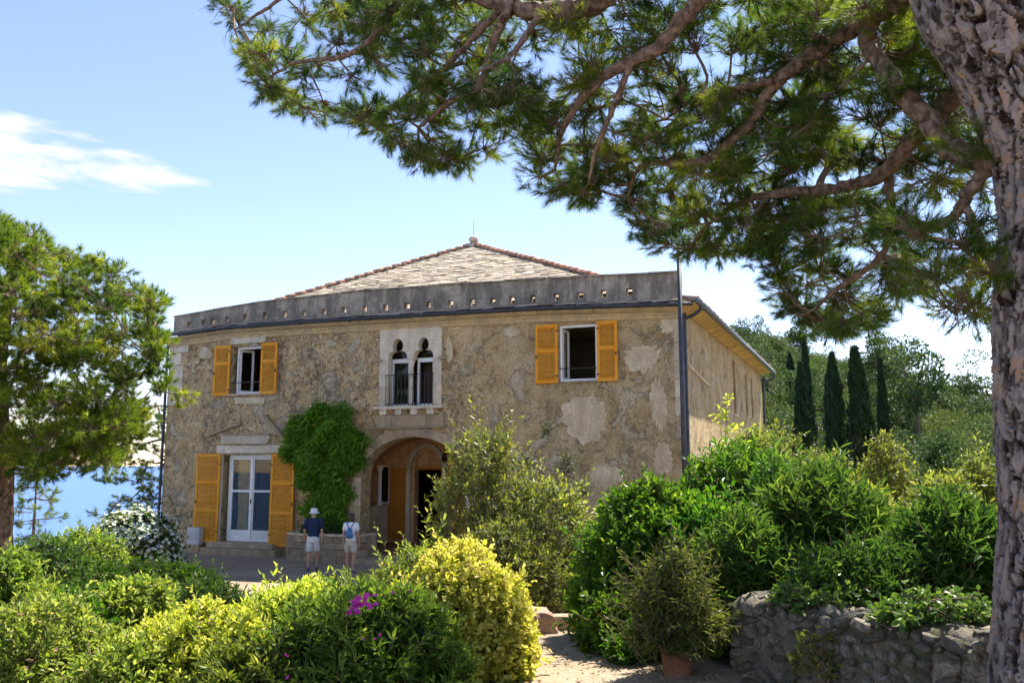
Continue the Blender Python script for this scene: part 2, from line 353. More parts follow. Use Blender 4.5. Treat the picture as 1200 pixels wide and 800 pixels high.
M = {}
M['plaster'] = plaster_mat('old_render')
M['scab'] = stone_mat('pale_render', (.54, .43, .275), (.70, .58, .40), 2.6, .12, .9, .55, (.40, .30, .18))
M['limestone'] = stone_mat('cream_stone', (.55, .46, .33), (.68, .59, .45), 2.5, .14, .35, .25, (.33, .27, .19))
M['parapet'] = stone_mat('weathered_parapet', (.46, .38, .28), (.28, .235, .18), 1.6, .1, .8, .7, (.115, .098, .08))
M['cornice'] = stone_mat('ochre_cornice', (.56, .42, .21), (.48, .37, .22), 1.8, .1, .5, .35, (.26, .20, .13))
M['slate'] = stone_mat('roof_slate', (.30, .245, .175), (.40, .335, .25), 5, .40, .5)
M['terracotta'] = stone_mat('clay_tile', (.42, .18, .10), (.50, .27, .17), 5, .25, .4, .3, (.16, .12, .09))
M['oldtile'] = stone_mat('old_clay_tile', (.30, .18, .12), (.36, .29, .23), 5, .35, .4, .35, (.10, .09, .08))
M['gutter'] = plain('slate_grey_zinc', (.045, .050, .058), .55, .25, 5, metallic=.2)
M['zinc'] = plain('bright_zinc', (.13, .15, .17), .4, .2, 5, metallic=.6)
def paint_mat(name, ca, cb, wornc):
    """old house paint: faded in patches, streaked by rain, thin on the edges"""
    m, t, o = mat_new(name); co = obj_co(t); oi = t.nodes.new('ShaderNodeObjectInfo')
    n = noise(t, co, 1.6, 5, .6, .3); st = noise(t, obj_co(t, (9, 9, 1.1)), 1.0, 6, .65); f = noise(t, co, 28, 5, .7)
    c = mixc(t, mrange(t, math_(t, 'ADD', n, math_(t, 'MULTIPLY', oi.outputs['Random'], .16)), .38, .70), ca, cb)
    c = mixc(t, mrange(t, st, .54, .72, 0, .5), c, wornc); c = mixc(t, mrange(t, f, .62, .74, 0, .6), c, wornc)
    b = nd(t, 'ShaderNodeBsdfPrincipled', {'Base Color': c, 'Roughness': .7, 'Specular IOR Level': .25, 'Normal': nd(t, 'ShaderNodeBump', {'Height': f, 'Strength': .3, 'Distance': .01}).outputs[0]})
    t.links.new(b.outputs[0], o.inputs[0]); return m
M['ochre'] = paint_mat('ochre_paint', (.74, .265, .006), (.78, .34, .03), (.44, .165, .018))
M['door_ochre'] = paint_mat('brown_ochre_door_paint', (.42, .15, .012), (.48, .20, .03), (.22, .085, .015))
M['white'] = plain('white_paint', (.78, .78, .77), .4, .06, 4)
M['iron'] = plain('black_iron', (.02, .02, .022), .5, .2, 20)
M['glass'] = glass_mat('window_glass', (.8, .82, .8), .0)
M['glass_loggia'] = glass_mat('dark_glass', (.4, .42, .42), .05)
M['interior'] = plain('room_wall', (.5, .4, .27), .9, .1, 2)
M['floorin'] = plain('room_floor', (.16, .09, .05), .6, .2, 2)
M['curtain'] = plain('curtain_cloth', (.75, .58, .25), .9, .15, 3)
M['loggia'] = stone_mat('warm_loggia_render', (.60, .32, .14), (.66, .44, .25), 1.2, .05, .3, .3, (.22, .13, .08))
M['darkwood'] = plain('dark_wood', (.05, .025, .015), .5, .3, 8)
M['soffit'] = plain('ochre_soffit_boards', (.50, .35, .13), .8, .25, 5, rnd=.2)
M['rubble'] = stone_mat('planter_stone', (.37, .27, .165), (.47, .365, .24), 4, .25, .7, .3, (.12, .10, .08))
M['red_stone'] = stone_mat('reddish_stone', (.34, .20, .13), (.38, .28, .21), 3, .2, .7)
M['wallstone'] = stone_mat('rubble_wall_stone', (.22, .195, .16), (.40, .355, .29), 6, .45, 1.0, .75, (.095, .10, .05))
M['mortar'] = stone_mat('lime_mortar', (.25, .21, .165), (.14, .12, .09), 7, .1, 1.0, .75, (.075, .08, .035))
M['terracotta_pot'] = stone_mat('terracotta_pot_clay', (.27, .105, .055), (.32, .16, .10), 6, .1, .5, .4, (.14, .09, .06))
M['meter'] = plain('pale_grey_plastic', (.55, .55, .53), .5, .05)

# ------------------------------------------------------------------ the setting: ground, path, sea
def sst(a, b, x):
    t = np.clip((x - a) / (b - a), 0, 1); return t * t * (3 - 2 * t)
HOUSE_O = np.array([4.7175, 23.8445, 0.0]); HOUSE_RZ = math.atan2(-.38243678, .92398166)
HX = np.array([.92398166, -.38243678]); HY = np.array([.38243678, .92398166])
WALL_A = np.array([1.98, 8.2]); WALL_B = np.array([4.6, 4.7])        # the garden wall's front foot
WD = (WALL_B - WALL_A) / np.linalg.norm(WALL_B - WALL_A); WN = np.array([-WD[1], WD[0]])  # WN points to the bed behind
if WN @ np.array([1, 1]) < 0: WN = -WN
def ground_z(x, y):
    x = np.asarray(x, float); y = np.asarray(y, float)
    z = 1.05 * (1 - sst(8.0, 19.0, y))
    z = z - .75 * sst(-.8, -6.5, x) * (1 - sst(10, 20, y))
    # raised bed behind the garden wall
    d = (x - WALL_A[0]) * WN[0] + (y - WALL_A[1]) * WN[1]; s = (x - WALL_A[0]) * WD[0] + (y - WALL_A[1]) * WD[1]
    bed = sst(.25, .5, d) * sst(.0, .35, s) * (1 - sst(12.0, 19.0, y))
    z = z + bed * .62
    # beside the villa on the right the ground stays a little higher
    z = z + .5 * sst(5, 9, x) * sst(12, 20, y)
    # the cliff to the sea on the left and behind
    hx = (x - HOUSE_O[0]) * HX[0] + (y - HOUSE_O[1]) * HX[1]; hy = (x - HOUSE_O[0]) * HY[0] + (y - HOUSE_O[1]) * HY[1]
    left = np.maximum(0, -hx - 20.0)
    z = z - np.minimum(60, left * .55 + .04 * left ** 2)
    back = np.maximum(0, hy - 27) * (1 - sst(.10, .28, x / np.maximum(y, 1)))
    z = z - np.minimum(60, back * .6)
    # valley and wooded hill on the right
    q = x / np.maximum(y, 1)
    rgt = sst(.10, .28, q)
    z = z - 2.6 * rgt * sst(30, 55, y)
    hill = sst(62, 165, y) * np.clip(23.0 - 50 * np.clip(q - .30, -.06, 2), -4, 30)
    z = z + rgt * hill
    z = z + .05 * np.sin(x * 1.7 + 1.3 * np.sin(y * .9)) * np.sin(y * 1.3) * (1 - .8 * sst(17, 20, y))
    return z
def grid_sheet(name, xs, ys, zf, mat, up=0.0, mask=None):
    X, Y = np.meshgrid(xs, ys); Z = zf(X, Y) + up
    V = np.stack([X, Y, Z], -1).reshape(-1, 3); nx = len(xs); ny = len(ys)
    i = np.arange(ny - 1)[:, None]; k = np.arange(nx - 1)[None]
    Q = np.stack([i * nx + k, i * nx + k + 1, (i + 1) * nx + k + 1, (i + 1) * nx + k], -1).reshape(-1, 4)
    if mask is not None:
        cx = V[Q].mean(1); Q = Q[mask(cx[:, 0], cx[:, 1])]
    return link(name, np_mesh(name, V, None, Q, mat, None, True))
def earth_mat():
    m, t, o = mat_new('garden_earth'); co = obj_co(t)
    n = noise(t, co, .6, 6, .6); f = noise(t, co, 14, 6, .7); g = noise(t, co, 60, 3, .6)
    c = ramp(t, n, [(.3, (.13, .095, .06)), (.5, (.20, .155, .10)), (.7, (.26, .205, .14))]).outputs[0]
    c = mixc(t, mrange(t, f, .5, .7, 0, .6), c, (.075, .055, .035))
    far = mrange(t, nd(t, 'ShaderNodeSeparateXYZ', {0: co}).outputs[1], 30, 50)
    c = mixc(t, far, c, mixc(t, f, (.035, .06, .02), (.07, .10, .035)))
    bn = nd(t, 'ShaderNodeBump', {'Height': math_(t, 'ADD', f, math_(t, 'MULTIPLY', g, .4)), 'Strength': .8, 'Distance': .04})
    b = nd(t, 'ShaderNodeBsdfPrincipled', {'Base Color': c, 'Roughness': .95, 'Specular IOR Level': .15, 'Normal': bn.outputs[0]})
    t.links.new(b.outputs[0], o.inputs[0]); return m
def gravel_mat():
    m, t, o = mat_new('trodden_gravel'); co = obj_co(t)
    n = noise(t, co, .8, 6, .6, .5); f = noise(t, co, 9, 7, .7)
    v = nd(t, 'ShaderNodeTexVoronoi', {'Vector': co, 'Scale': 38.0}); sp_ = nd(t, 'ShaderNodeSeparateColor', {0: v.outputs['Color']})
    c = ramp(t, n, [(.28, (.20, .14, .085)), (.5, (.275, .205, .135)), (.72, (.34, .27, .18))]).outputs[0]
    c = mixc(t, mrange(t, sp_.outputs[0], .55, .9, 0, .5), c, (.44, .38, .29))
    c = mixc(t, mrange(t, f, .54, .68, 0, .6), c, (.17, .13, .085))
    h = math_(t, 'ADD', math_(t, 'MULTIPLY', v.outputs['Distance'], -.6), math_(t, 'MULTIPLY', f, 1.2))
    bn = nd(t, 'ShaderNodeBump', {'Height': h, 'Strength': .9, 'Distance': .02})
    b = nd(t, 'ShaderNodeBsdfPrincipled', {'Base Color': c, 'Roughness': .95, 'Specular IOR Level': .15, 'Normal': bn.outputs[0]})
    t.links.new(b.outputs[0], o.inputs[0]); return m
def sea_mat():
    m, t, o = mat_new('sea_water'); co = obj_co(t, (.011, .03, 1))
    n = noise(t, co, 1.0, 10, .7); n2 = noise(t, obj_co(t, (.0012, .004, 1)), 1.0, 4, .5)
    bn = nd(t, 'ShaderNodeBump', {'Height': n, 'Strength': .35, 'Distance': 12.0})
    c = mixc(t, n2, (.055, .125, .29), (.085, .165, .34))
    b = nd(t, 'ShaderNodeBsdfPrincipled', {'Base Color': c, 'Roughness': .4, 'IOR': 1.33, 'Specular IOR Level': .22, 'Normal': bn.outputs[0]})
    t.links.new(b.outputs[0], o.inputs[0]); return m
M['earth'] = earth_mat(); M['gravel'] = gravel_mat(); M['sea'] = sea_mat()
xs = np.concatenate([np.linspace(-160, -30, 27), np.linspace(-27, -8, 40)[:-1], np.linspace(-8, 10, 121)[:-1], np.linspace(10, 30, 30)[:-1], np.linspace(30, 190, 41)])
ys = np.concatenate([np.linspace(-25, 0, 12)[:-1], np.linspace(0, 26, 150)[:-1], np.linspace(26, 60, 36)[:-1], np.linspace(60, 320, 66)])
tag(grid_sheet('ground', xs, ys, ground_z, M['earth']), kind='structure')
def path_mask(x, y):
    wob = .22 * np.sin(y * 1.9) + .12 * np.sin(y * 4.7 + 1)
    cx = np.interp(y, [0, 6, 9, 12, 15, 18, 21], [.3, .75, 1.05, .7, -.1, -1.2, -3.0]); hw = np.interp(y, [0, 9, 13, 17, 20], [1.1, .95, 1.1, 1.5, 3.5])
    court = (y > 18.6 + .05 * x) & (x > -13.5) & (x < 4.5)
    return ((np.abs(x - cx + wob) < hw) & (y < 21)) | court
def strip_sheet(name, ys_, lo, hi, mat, up, nx=26):
    V = []; Q = []
    for y, l, h in zip(ys_, lo, hi):
        x = np.linspace(l, h, nx); z = ground_z(x, np.full(nx, y)) + up; z[0] -= .03; z[-1] -= .03; V.append(np.stack([x, np.full(nx, y), z], 1))
    for i in range(len(ys_) - 1):
        for k in range(nx - 1): Q.append((i * nx + k, i * nx + k + 1, (i + 1) * nx + k + 1, (i + 1) * nx + k))
    return link(name, np_mesh(name, np.vstack(V), None, Q, mat, None, True))
yy_ = np.linspace(.5, 20.5, 260); wob_ = .16 * np.sin(yy_ * 1.9) + .06 * np.sin(yy_ * 6.7 + 1); wob2 = .14 * np.sin(yy_ * 2.3 + 2) + .06 * np.sin(yy_ * 7.9)
cx_ = np.interp(yy_, [0, 6, 9, 12, 15, 18, 21], [.3, .75, 1.05, .7, -.1, -1.2, -3.0]); hw_ = np.interp(yy_, [0, 9, 13, 17, 20], [1.1, .95, 1.1, 1.5, 3.5])
tag(strip_sheet('gravel_path', yy_, cx_ - hw_ + wob_, cx_ + hw_ + wob2, M['gravel'], .022), kind='structure')
yc_ = np.linspace(19.2, 31, 120); tag(strip_sheet('forecourt', yc_, -13.3 + .2 * np.sin(yc_ * 2.1), 4.2 + .2 * np.sin(yc_ * 1.7), M['gravel'], .012, 60), kind='structure')
yt_ = np.linspace(-22, .4, 60); tag(strip_sheet('unseen_bounce_gravel', yt_, -9 + .3 * np.sin(yt_), 6 + .3 * np.sin(yt_ * 1.3), M['gravel'], .012, 50), kind='structure')  # added gravel behind the camera, out of view, to bounce sunlight onto the facade
SEA_Z = -46.0
a_ = np.array([[-30000, -3000, SEA_Z], [30000, -3000, SEA_Z], [30000, 50000, SEA_Z], [-30000, 50000, SEA_Z]])
tag(link('sea', np_mesh('sea', a_, None, [(0, 1, 2, 3)], M['sea'])), kind='structure')

# ------------------------------------------------------------------ the villa; local x runs right along the front (0 = near corner), y runs back, z up
villa = empty('villa', tuple(HOUSE_O), HOUSE_RZ)
tag(villa, 'old two-storey stone villa with ochre shutters, parapet and slate roof', 'villa')
U_MAX, V_MAX, Z_EAVE = 18.42, 19.0, 7.5
def rectl(u0, u1, z0, z1): return [(-u0, z0), (-u1, z0), (-u1, z1), (-u0, z1)]
def arch_loop(u0, u1, z0, zs, rise, n=20):
    """opening from u0 (left, larger) to u1 with an elliptical head"""
    c = -(u0 + u1) / 2; a = (u0 - u1) / 2
    pts = [(-u0, z0), (-u1, z0)]
    for k in range(n + 1):
        th = math.pi * k / n; pts.append((c + a * math.cos(th), zs + rise * math.sin(th)))
    return pts
W1 = (15.66, 14.34, 5.38, 7.02); W2 = (3.58, 2.44, 5.38, 7.02); DR = (15.85, 13.76, .36, 3.30); BF = (9.58, 7.57, 4.80, 7.18)
ARCH = (10.28, 6.62, -.05, 2.55, 1.28)
g = MB()
zt = lambda u: 7.60
outer = [(-U_MAX - .05, -.3), (0, -.3), (0, 7.42), (-4, 7.5), (-8, 7.55), (-13, 7.6), (-16, 7.58), (-U_MAX, 7.45)]
g.prism(outer, [rectl(*W1), rectl(*W2), rectl(*DR), rectl(*BF), arch_loop(*ARCH)], 0, .55)
g.build('front_wall', M['plaster'], villa)
g = MB()   # right wall, with narrow windows towards the back
def yz_prism(mb, outer, holes, x0, x1):
    k = MB(); k.prism(outer, holes, 0, 1); V = np.concatenate(k.V); V2 = np.stack([x0 + V[:, 1] * (x1 - x0), V[:, 0], V[:, 2]], 1)
    mb.add(V2, np.concatenate(k.T), np.concatenate(k.Q))
SW = [(9.7, 10.35, 4.9, 6.95), (13.2, 13.75, 5.0, 6.75), (15.0, 15.55, 5.0, 6.75)]
yz_prism(g, [(.55, -.3), (V_MAX, -.3), (V_MAX, 7.42), (.55, 7.42)], [[(a, c), (b, c), (b, d), (a, d)] for a, b, c, d in SW], 0, -.5)
g.build('side_wall', M['plaster'], villa)
g = MB(); yz_prism(g, [(.55, -.3), (V_MAX, -.3), (V_MAX, 7.45), (.55, 7.45)], [], -U_MAX, -U_MAX + .5); g.build('side_wall', M['plaster'], villa)
g = MB(); g.prism([(-U_MAX + .5, -.3), (-.5, -.3), (-.5, 7.42), (-U_MAX + .5, 7.42)], [], V_MAX - .5, V_MAX); g.build('back_wall', M['plaster'], villa)
g = MB(); g.box(-U_MAX + .5, -.5, .55, V_MAX - .5, 3.95, 4.15); g.build('upper_floor', M['floorin'], villa)
g = MB(); g.box(-U_MAX + .5, -.5, .55, V_MAX - .5, 7.2, 7.38); g.build('ceiling', M['interior'], villa)
g = MB(); g.box(-U_MAX + .5, -.5, .55, V_MAX - .5, .1, .3); g.build('ground_floor', M['floorin'], villa)
g = MB(); g.box(-U_MAX + .5, -12.2, 4.6, 4.75, .3, 3.95); g.box(-U_MAX + .5, -.5, 4.8, 4.95, 4.15, 7.2); g.box(-12.35, -12.2, .55, 4.6, .3, 3.95)
g.box(-11.2, -11.05, .55, 4.8, 4.15, 7.2); g.box(-6.2, -6.05, .55, 4.8, 4.15, 7.2); g.build('inner_wall', M['interior'], villa)

# pale scabs of render left on the front, each with its own thickness
def blob(cu, cz, ru, rz, seed, n=72):
    r = np.random.default_rng(seed); ph = r.uniform(0, 6.28, 6); am = r.uniform(.05, .17, 6); out = []
    for k in range(n):
        a = 2 * math.pi * k / n; q = 1 + sum(am[j] * 1.5 / (j + 1) ** .75 * math.sin((j + 1 + (j > 2) * (j * 2)) * a + ph[j]) for j in range(6)) + r.uniform(-.05, .05)
        out.append((-cu + ru * q * math.cos(a), cz + rz * q * math.sin(a)))
    return out
for k, (cu, cz, ru, rz) in enumerate([(2.75, 4.30, .72, .62), (2.2, 2.6, .55, .3), (.62, 4.6, .22, .75), (1.05, 6.0, .5, .38), (.35, 6.9, .22, .35), (1.5, 1.7, .7, .32), (5.6, 3.3, .34, .2), (.55, 3.1, .3, .4),
        (16.85, 6.9, .3, .2), (11.6, 6.95, .2, .11), (10.55, 1.9, .14, .5), (7.2, 6.4, .1, .42), (5.1, 6.95, .3, .14), (10.45, 3.5, .26, .2)]):
    g = MB(); g.prism(blob(cu, cz, ru, rz, 40 + k), [], -.004 - .002 * (k % 4) - (.012 if k < 8 else .02), .05); g.build('render_patch', M['scab'], villa)
# corner stones on the left corner
z = .2; k = 0
while z < 7.2:
    h = .42 + .16 * ((k * 37) % 5) / 5; w = (.62, .42)[k % 2] + .1 * ((k * 13) % 3)
    if k in (10, 11, 12, 13, 14):
        g = MB(); g.box(-U_MAX - .03, -U_MAX + w, -.022 - .004 * (k % 3), .3, z + .01, z + h - .01, .006); g.build('quoin', M['limestone'], villa)
    z += h; k += 1
z = 4.3
for k in range(6):
    w = (.18, .3)[k % 2]; g = MB(); g.box(-.2, .02, -.015, w, z + .01, z + .5, .005); g.build('quoin', M['limestone'], villa); z += .51
# cornice, eave tiles and gutter follow the old sagging eave
EU = np.array([18.9, 18.4, 15.8, 12.5, 7.9, 4.1, .0, -.45]); EZ = np.array([7.50, 7.51, 7.65, 7.64, 7.58, 7.52, 7.36, 7.33])
ez = lambda u: float(np.interp(u, EU[::-1], EZ[::-1]))
def run_prof(mb, us, prof, tint=0):
    """sweep a (y, dz) profile along the front eave"""
    n = len(prof); V = []; Q = []
    for u in us:
        for (y, dz) in prof: V.append((-u, y, ez(u) + dz))
    for i in range(len(us) - 1):
        for k in range(n): Q.append((i * n + k, i * n + (k + 1) % n, (i + 1) * n + (k + 1) % n, (i + 1) * n + k))
    T = [(0, k, k + 1) for k in range(1, n - 1)] + [((len(us) - 1) * n, (len(us) - 1) * n + k + 1, (len(us) - 1) * n + k) for k in range(1, n - 1)]
    mb.add(V, T, Q, tint)
us = np.linspace(18.55, -.1, 40)
g = MB(); run_prof(g, us, [(-.03, -.36), (-.06, -.34), (-.09, -.24), (-.13, -.23), (-.13, -.17), (.05, -.17), (.05, -.36)]); g.build('cornice', M['cornice'], villa)
edges_u = [18.55]
while edges_u[-1] > .3: edges_u.append(edges_u[-1] - random.uniform(.7, 1.7))
edges_u[-1] = -.05
for a, b in zip(edges_u[:-1], edges_u[1:]):
    d = random.uniform(-.012, .012); g = MB(); run_prof(g, np.linspace(a - .006, b + .006, 4), [(-.17 + d, -.165), (-.31 + d, -.11), (-.31 + d, -.05), (.05, -.05), (.05, -.165)]); g.build('cornice_stone', M['cornice'], villa)
g = MB(); V = []; Q = []; ns = 10; us = np.linspace(18.9, -.42, 60)
for u in us:
    for k in range(ns):
        a = 2 * math.pi * k / ns; V.append((-u, -.42 + .07 * math.cos(a), ez(u) + .0 + .052 * math.sin(a)))
for i in range(len(us) - 1):
    for k in range(ns): Q.append((i * ns + k, i * ns + (k + 1) % ns, (i + 1) * ns + (k + 1) % ns, (i + 1) * ns + k))
T = [(0, k, k + 1) for k in range(1, ns - 1)] + [((len(us) - 1) * ns, (len(us) - 1) * ns + k + 1, (len(us) - 1) * ns + k) for k in range(1, ns - 1)]
g.add(V, T, Q); gut = g.build('gutter', M['gutter'], villa, True)
u = 18.2
while u > .2:
    g = MB(); g.tube([(-u - .03, -.42, ez(u)), (-u + .03, -.42, ez(u))], .075, 12); g.build('gutter_joint', M['gutter'], gut); u -= 1.9
# slabs on the eave between gutter and parapet
u = 18.85
while u > -.3:
    w = random.uniform(.3, .48); j = random.uniform(-.02, .02); uu = u - w / 2
    g = MB(); t0 = random.uniform(.0, .025)
    a0, a1 = -u + .008, -u + w - .008; zf = ez(uu) + .07 + t0; zb = ez(uu) + .20 + t0 + j * .5
    V = [(a0, -.40 + j, zf), (a1, -.40 + j, zf + random.uniform(-.01, .01)), (a0, .16, zb), (a1, .16, zb), (a0, -.40 + j, zf + .035), (a1, -.40 + j, zf + .035), (a0, .16, zb + .035), (a1, .16, zb + .035)]
    g.add(V, quads=BOXQ); g.build('eave_tile', M['oldtile'] if random.random() < .45 else M['slate'], villa); u -= w
# parapet with its row of square holes
PU = [18.62, 16.1, 14.8, 10.7, 8.1, 4.05, 0.0]; PZ = [8.28, 8.46, 8.55, 8.63, 8.60, 8.51, 8.36]
top = []
r_ = np.random.default_rng(5)
for u in np.arange(0.0, 18.5, .22): top.append((-u, float(np.interp(u, PU[::-1], PZ[::-1])) + r_.uniform(-.012, .012)))
top.append((-18.5, 8.29))
bot = [(-18.5, ez(18.4) + .12), (-14, ez(14) + .12), (-9, ez(9) + .12), (-4, ez(4) + .12), (0, ez(0) + .12)]
hu = [17.81, 17.15, 16.73, 16.1, 15.3, 14.45, 13.63, 12.83, 12.01, 11.22, 10.42, 9.62, 8.83, 8.04, 7.26, 6.52, 5.82, 5.17, 4.49, 3.74, 2.99, 2.27, 1.5]
hz = lambda u: float(np.interp(u, [0, 2.3, 4.5, 8, 11, 15.3, 17.8, 18.5], [7.93, 7.93, 7.94, 8.01, 8.06, 8.09, 7.99, 7.97]))
holes = []
for u in hu:
    w = random.uniform(.075, .105); h = random.uniform(.085, .115); z0 = hz(u); q = random.uniform(-.015, .015)
    holes.append([(-u - w, z0 - h), (-u + w, z0 - h + q), (-u + w + q, z0 + h), (-u - w, z0 + h - q)])
g = MB(); g.prism(bot + top, holes, .15, .37); par = g.build('parapet', M['parapet'], villa)
u = 18.5
while u > .1:
    w = min(random.uniform(.5, 1.0), u); zm = float(np.interp(u - w / 2, PU[::-1], PZ[::-1])); dz = (float(np.interp(u - w, PU[::-1], PZ[::-1])) - float(np.interp(u, PU[::-1], PZ[::-1]))) / 2
    g = MB(); e = random.uniform(0, .018); y0 = .11 - random.uniform(0, .03)
    V = [(-u + .006, y0, zm - dz - .005 + e), (-u + w - .006, y0, zm + dz - .005 + e), (-u + .006, .42, zm - dz - .005 + e), (-u + w - .006, .42, zm + dz - .005 + e)]
    V += [(a, b, c + .045) for a, b, c in V]; g.add(V, quads=BOXQ); g.build('coping_stone', M['parapet'], par); u -= w
# a return of the parapet along the left side and the flat roof behind
g = MB(); g.box(-18.5, -18.28, .372, V_MAX - .3, 7.55, 8.27); g.build('parapet', M['parapet'], villa)
g = MB(); g.box(-18.27, .05, .373, V_MAX - .2, 7.42, 7.62); g.build('roof_terrace', M['slate'], villa)
# hip roof
AP = np.array([-10.15, 8.0, 12.02]); C0 = np.array([-18.05, .5, 7.97]); C1 = np.array([-1.0, .5, 7.97]); C2 = np.array([-1.0, 15.8, 7.97]); C3 = np.array([-18.05, 15.8, 7.97])
roof = MB(); roof.add([AP - [0, 0, .06], C0, C1, C2, C3], [(0, 1, 2), (0, 2, 3), (0, 3, 4), (0, 4, 1)]); 
roof.box(-17.9, -1.2, .6, 15.6, 7.61, 7.96)
roof = roof.build('hip_roof', M['slate'], villa)
slate_me = []
for k in range(6):
    g = MB(); V = np.array([[x, y, z] for z in (0, .022) for y in (0, .40) for x in (-.5, .5)], float); V[:, :2] += RNG.uniform(-.022, .022, (8, 2)); V[4:, 2] += RNG.uniform(-.006, .012, 4)
    g.add(V, quads=BOXQ); slate_me.append(g.mesh('slate', M['slate']))
def slate_face(A, B, keep, rows=34):
    """courses of slate from the eave A-B up to the apex"""
    ex = (B - A) / np.linalg.norm(B - A); mid = (A + B) / 2
    foot = A + ex * ((AP - A) @ ex); up = AP - foot; Ls = np.linalg.norm(up); ey = up / Ls; ez_ = np.cross(ex, ey)
    ez_ = ez_ if ez_[2] > 0 else -ez_
    W_ = np.linalg.norm(B - A); ef = (foot - A) @ ex; cnt = 0; rest = MB(); objs = 0
    for r in range(rows):
        s = r / rows; l0 = ef * s + .12; l1 = W_ - (W_ - ef) * s - .12; x = l0 + random.uniform(-.1, .1)
        while x < l1:
            w = random.uniform(.26, .46); w = min(w, max(.12, l1 - x + .1))
            p = A + ex * (x + w / 2) + ey * (Ls * s) + ez_ * random.uniform(.008, .03)
            tilt = random.uniform(.05, .12); yw = random.uniform(-.03, .03)
            Mx = Matrix((tuple(ex), tuple(ey), tuple(ez_))).transposed().to_4x4(); Mx = Matrix.Translation(Vector(p)) @ Mx @ Matrix.Rotation(yw, 4, 'Z') @ Matrix.Rotation(-tilt, 4, 'X') @ Matrix.Diagonal((w - .012, 1, 1, 1))
            me = random.choice(slate_me)
            if keep and 7 <= r and objs < 296:
                o = link('slate', me, roof); o.matrix_local = Mx; objs += 1
            else:
                co = np.array([Mx @ v.co for v in me.vertices]); rest.add(co, quads=BOXQ)
            x += w
    o = rest.build('slate_courses', M['slate'], roof); o['kind'] = 'stuff'
slate_face(C0, C1, True); slate_face(C1, C2, False, 30); slate_face(C3, C0, False, 30)
def barrel(L, r0, r1, n=8, th=.018):
    V = []; Q = []
    for (y, r) in ((0, r0), (L, r1)):
        for rr in (r, r - th):
            for k in range(n + 1):
                a = math.pi * k / n; V.append((rr * math.cos(a), y, rr * math.sin(a)))
    m = n + 1
    for k in range(n):
        Q += [(k, k + 1, 2 * m + k + 1, 2 * m + k), (m + k, 3 * m + k, 3 * m + k + 1, m + k + 1), (k, m + k, m + k + 1, k + 1), (2 * m + k, 2 * m + k + 1, 3 * m + k + 1, 3 * m + k)]
    return V, Q
V, Q = barrel(.46, .125, .10); g = MB(); g.add(V, None, Q); ridge_me = g.mesh('ridge_tile', M['terracotta'], True)
V, Q = barrel(.48, .12, .095); g = MB(); g.add(V, None, Q); tile_me = g.mesh('roof_tile', M['oldtile'], True)
def along(A, B, me, name, step, parent, lift=.03):
    d = B - A; L = np.linalg.norm(d); d /= L; xx = nrm(np.cross(d, [0, 0, 1.0])); zz = np.cross(xx, d); s = 0.0
    while s < L - .2:
        p = A + d * s + zz * lift
        m = Matrix.Translation(Vector(p + RNG.uniform(-.008, .008, 3))) @ Matrix((tuple(xx), tuple(d), tuple(zz))).transposed().to_4x4() @ Matrix.Rotation(random.uniform(-.02, .05), 4, 'X')
        o = link(name, me, parent); o.matrix_local = m; s += step
for C_ in (C0, C1, C2, C3): along(C_, AP, ridge_me, 'ridge_tile', .40, roof)
g = MB(); g.lathe([(.26, -.12), (.28, .0), (.24, .06), (.12, .08), (.12, .14), (.20, .20), (.22, .28), (.15, .37), (.05, .42), (.0, .43)], 14, AP); fin = g.build('finial', M['limestone'], roof, True)
g = MB(); g.tube([AP + [0, 0, .40], AP + [0, 0, 1.1]], [.012, .006], 5); g.build('lightning_rod', M['iron'], fin)
for (du, h) in ((-1.9 + 3.4, 1.3), (3.1, .9), (3.25, .85)):
    p = np.array([-10.15 + du, 12.0, 10.2]); g = MB(); g.tube([p - [0, 0, 1.2], p + [0, 0, h + .3]], [.02, .012], 5); g.build('antenna', M['iron'], villa)
# right eave: sloping clay tiles, boarded soffit, gutter
g = MB(); g.add([(.50, .38, 7.44), (.50, V_MAX + .3, 7.44), (-1.0, .38, 7.762), (-1.0, V_MAX + .3, 7.762), (.50, .38, 7.40), (.50, V_MAX + .3, 7.40), (-1.0, .38, 7.64), (-1.0, V_MAX + .3, 7.64)], quads=[(0, 1, 3, 2), (4, 6, 7, 5), (0, 4, 5, 1), (2, 3, 7, 6), (0, 2, 6, 4), (1, 5, 7, 3)]); g.build('side_roof', M['oldtile'], villa)
sl = math.atan2(.58, 2.7); y = -.25
while y < V_MAX + .2:
    for c in range(3 if y > .4 else 1):
        s = .02 + c * .40 + random.uniform(-.03, .03)
        m = Matrix.Translation((.56 - s * math.cos(sl), y, 7.455 + s * math.sin(sl) + .012 * c)) @ Matrix.Rotation(math.pi / 2, 4, 'Z') @ Matrix.Rotation(sl - .03, 4, 'X') @ Matrix.Rotation(random.uniform(-.05, .05), 4, 'Y')
        o = link('roof_tile', tile_me, villa); o.matrix_local = m
    y += .285
y = -.30; 
while y < V_MAX + .25:
    g = MB(); g.add([(.015, y, 7.28), (.48, y, 7.385), (.015, y + .19, 7.28), (.48, y + .19, 7.385), (.015, y, 7.31), (.48, y, 7.405), (.015, y + .19, 7.31), (.48, y + .19, 7.405)], quads=BOXQ); g.build('soffit_board', M['soffit'], villa); y += .2
g = MB(); g.tube([(.58, -.48, 7.40), (.58, V_MAX + .35, 7.38)], .078, 10); g.build('gutter', M['zinc'], villa, True)
g = MB(); g.tube(spline([(.58, -.1, 7.36), (.58, -.1, 7.22), (.40, -.1, 7.08), (.16, -.1, 6.98), (.13, -.1, 6.8), (.13, -.1, 3), (.13, -.1, .2)], 5), .05, 8); dp = g.build('downpipe', M['gutter'], villa, True)
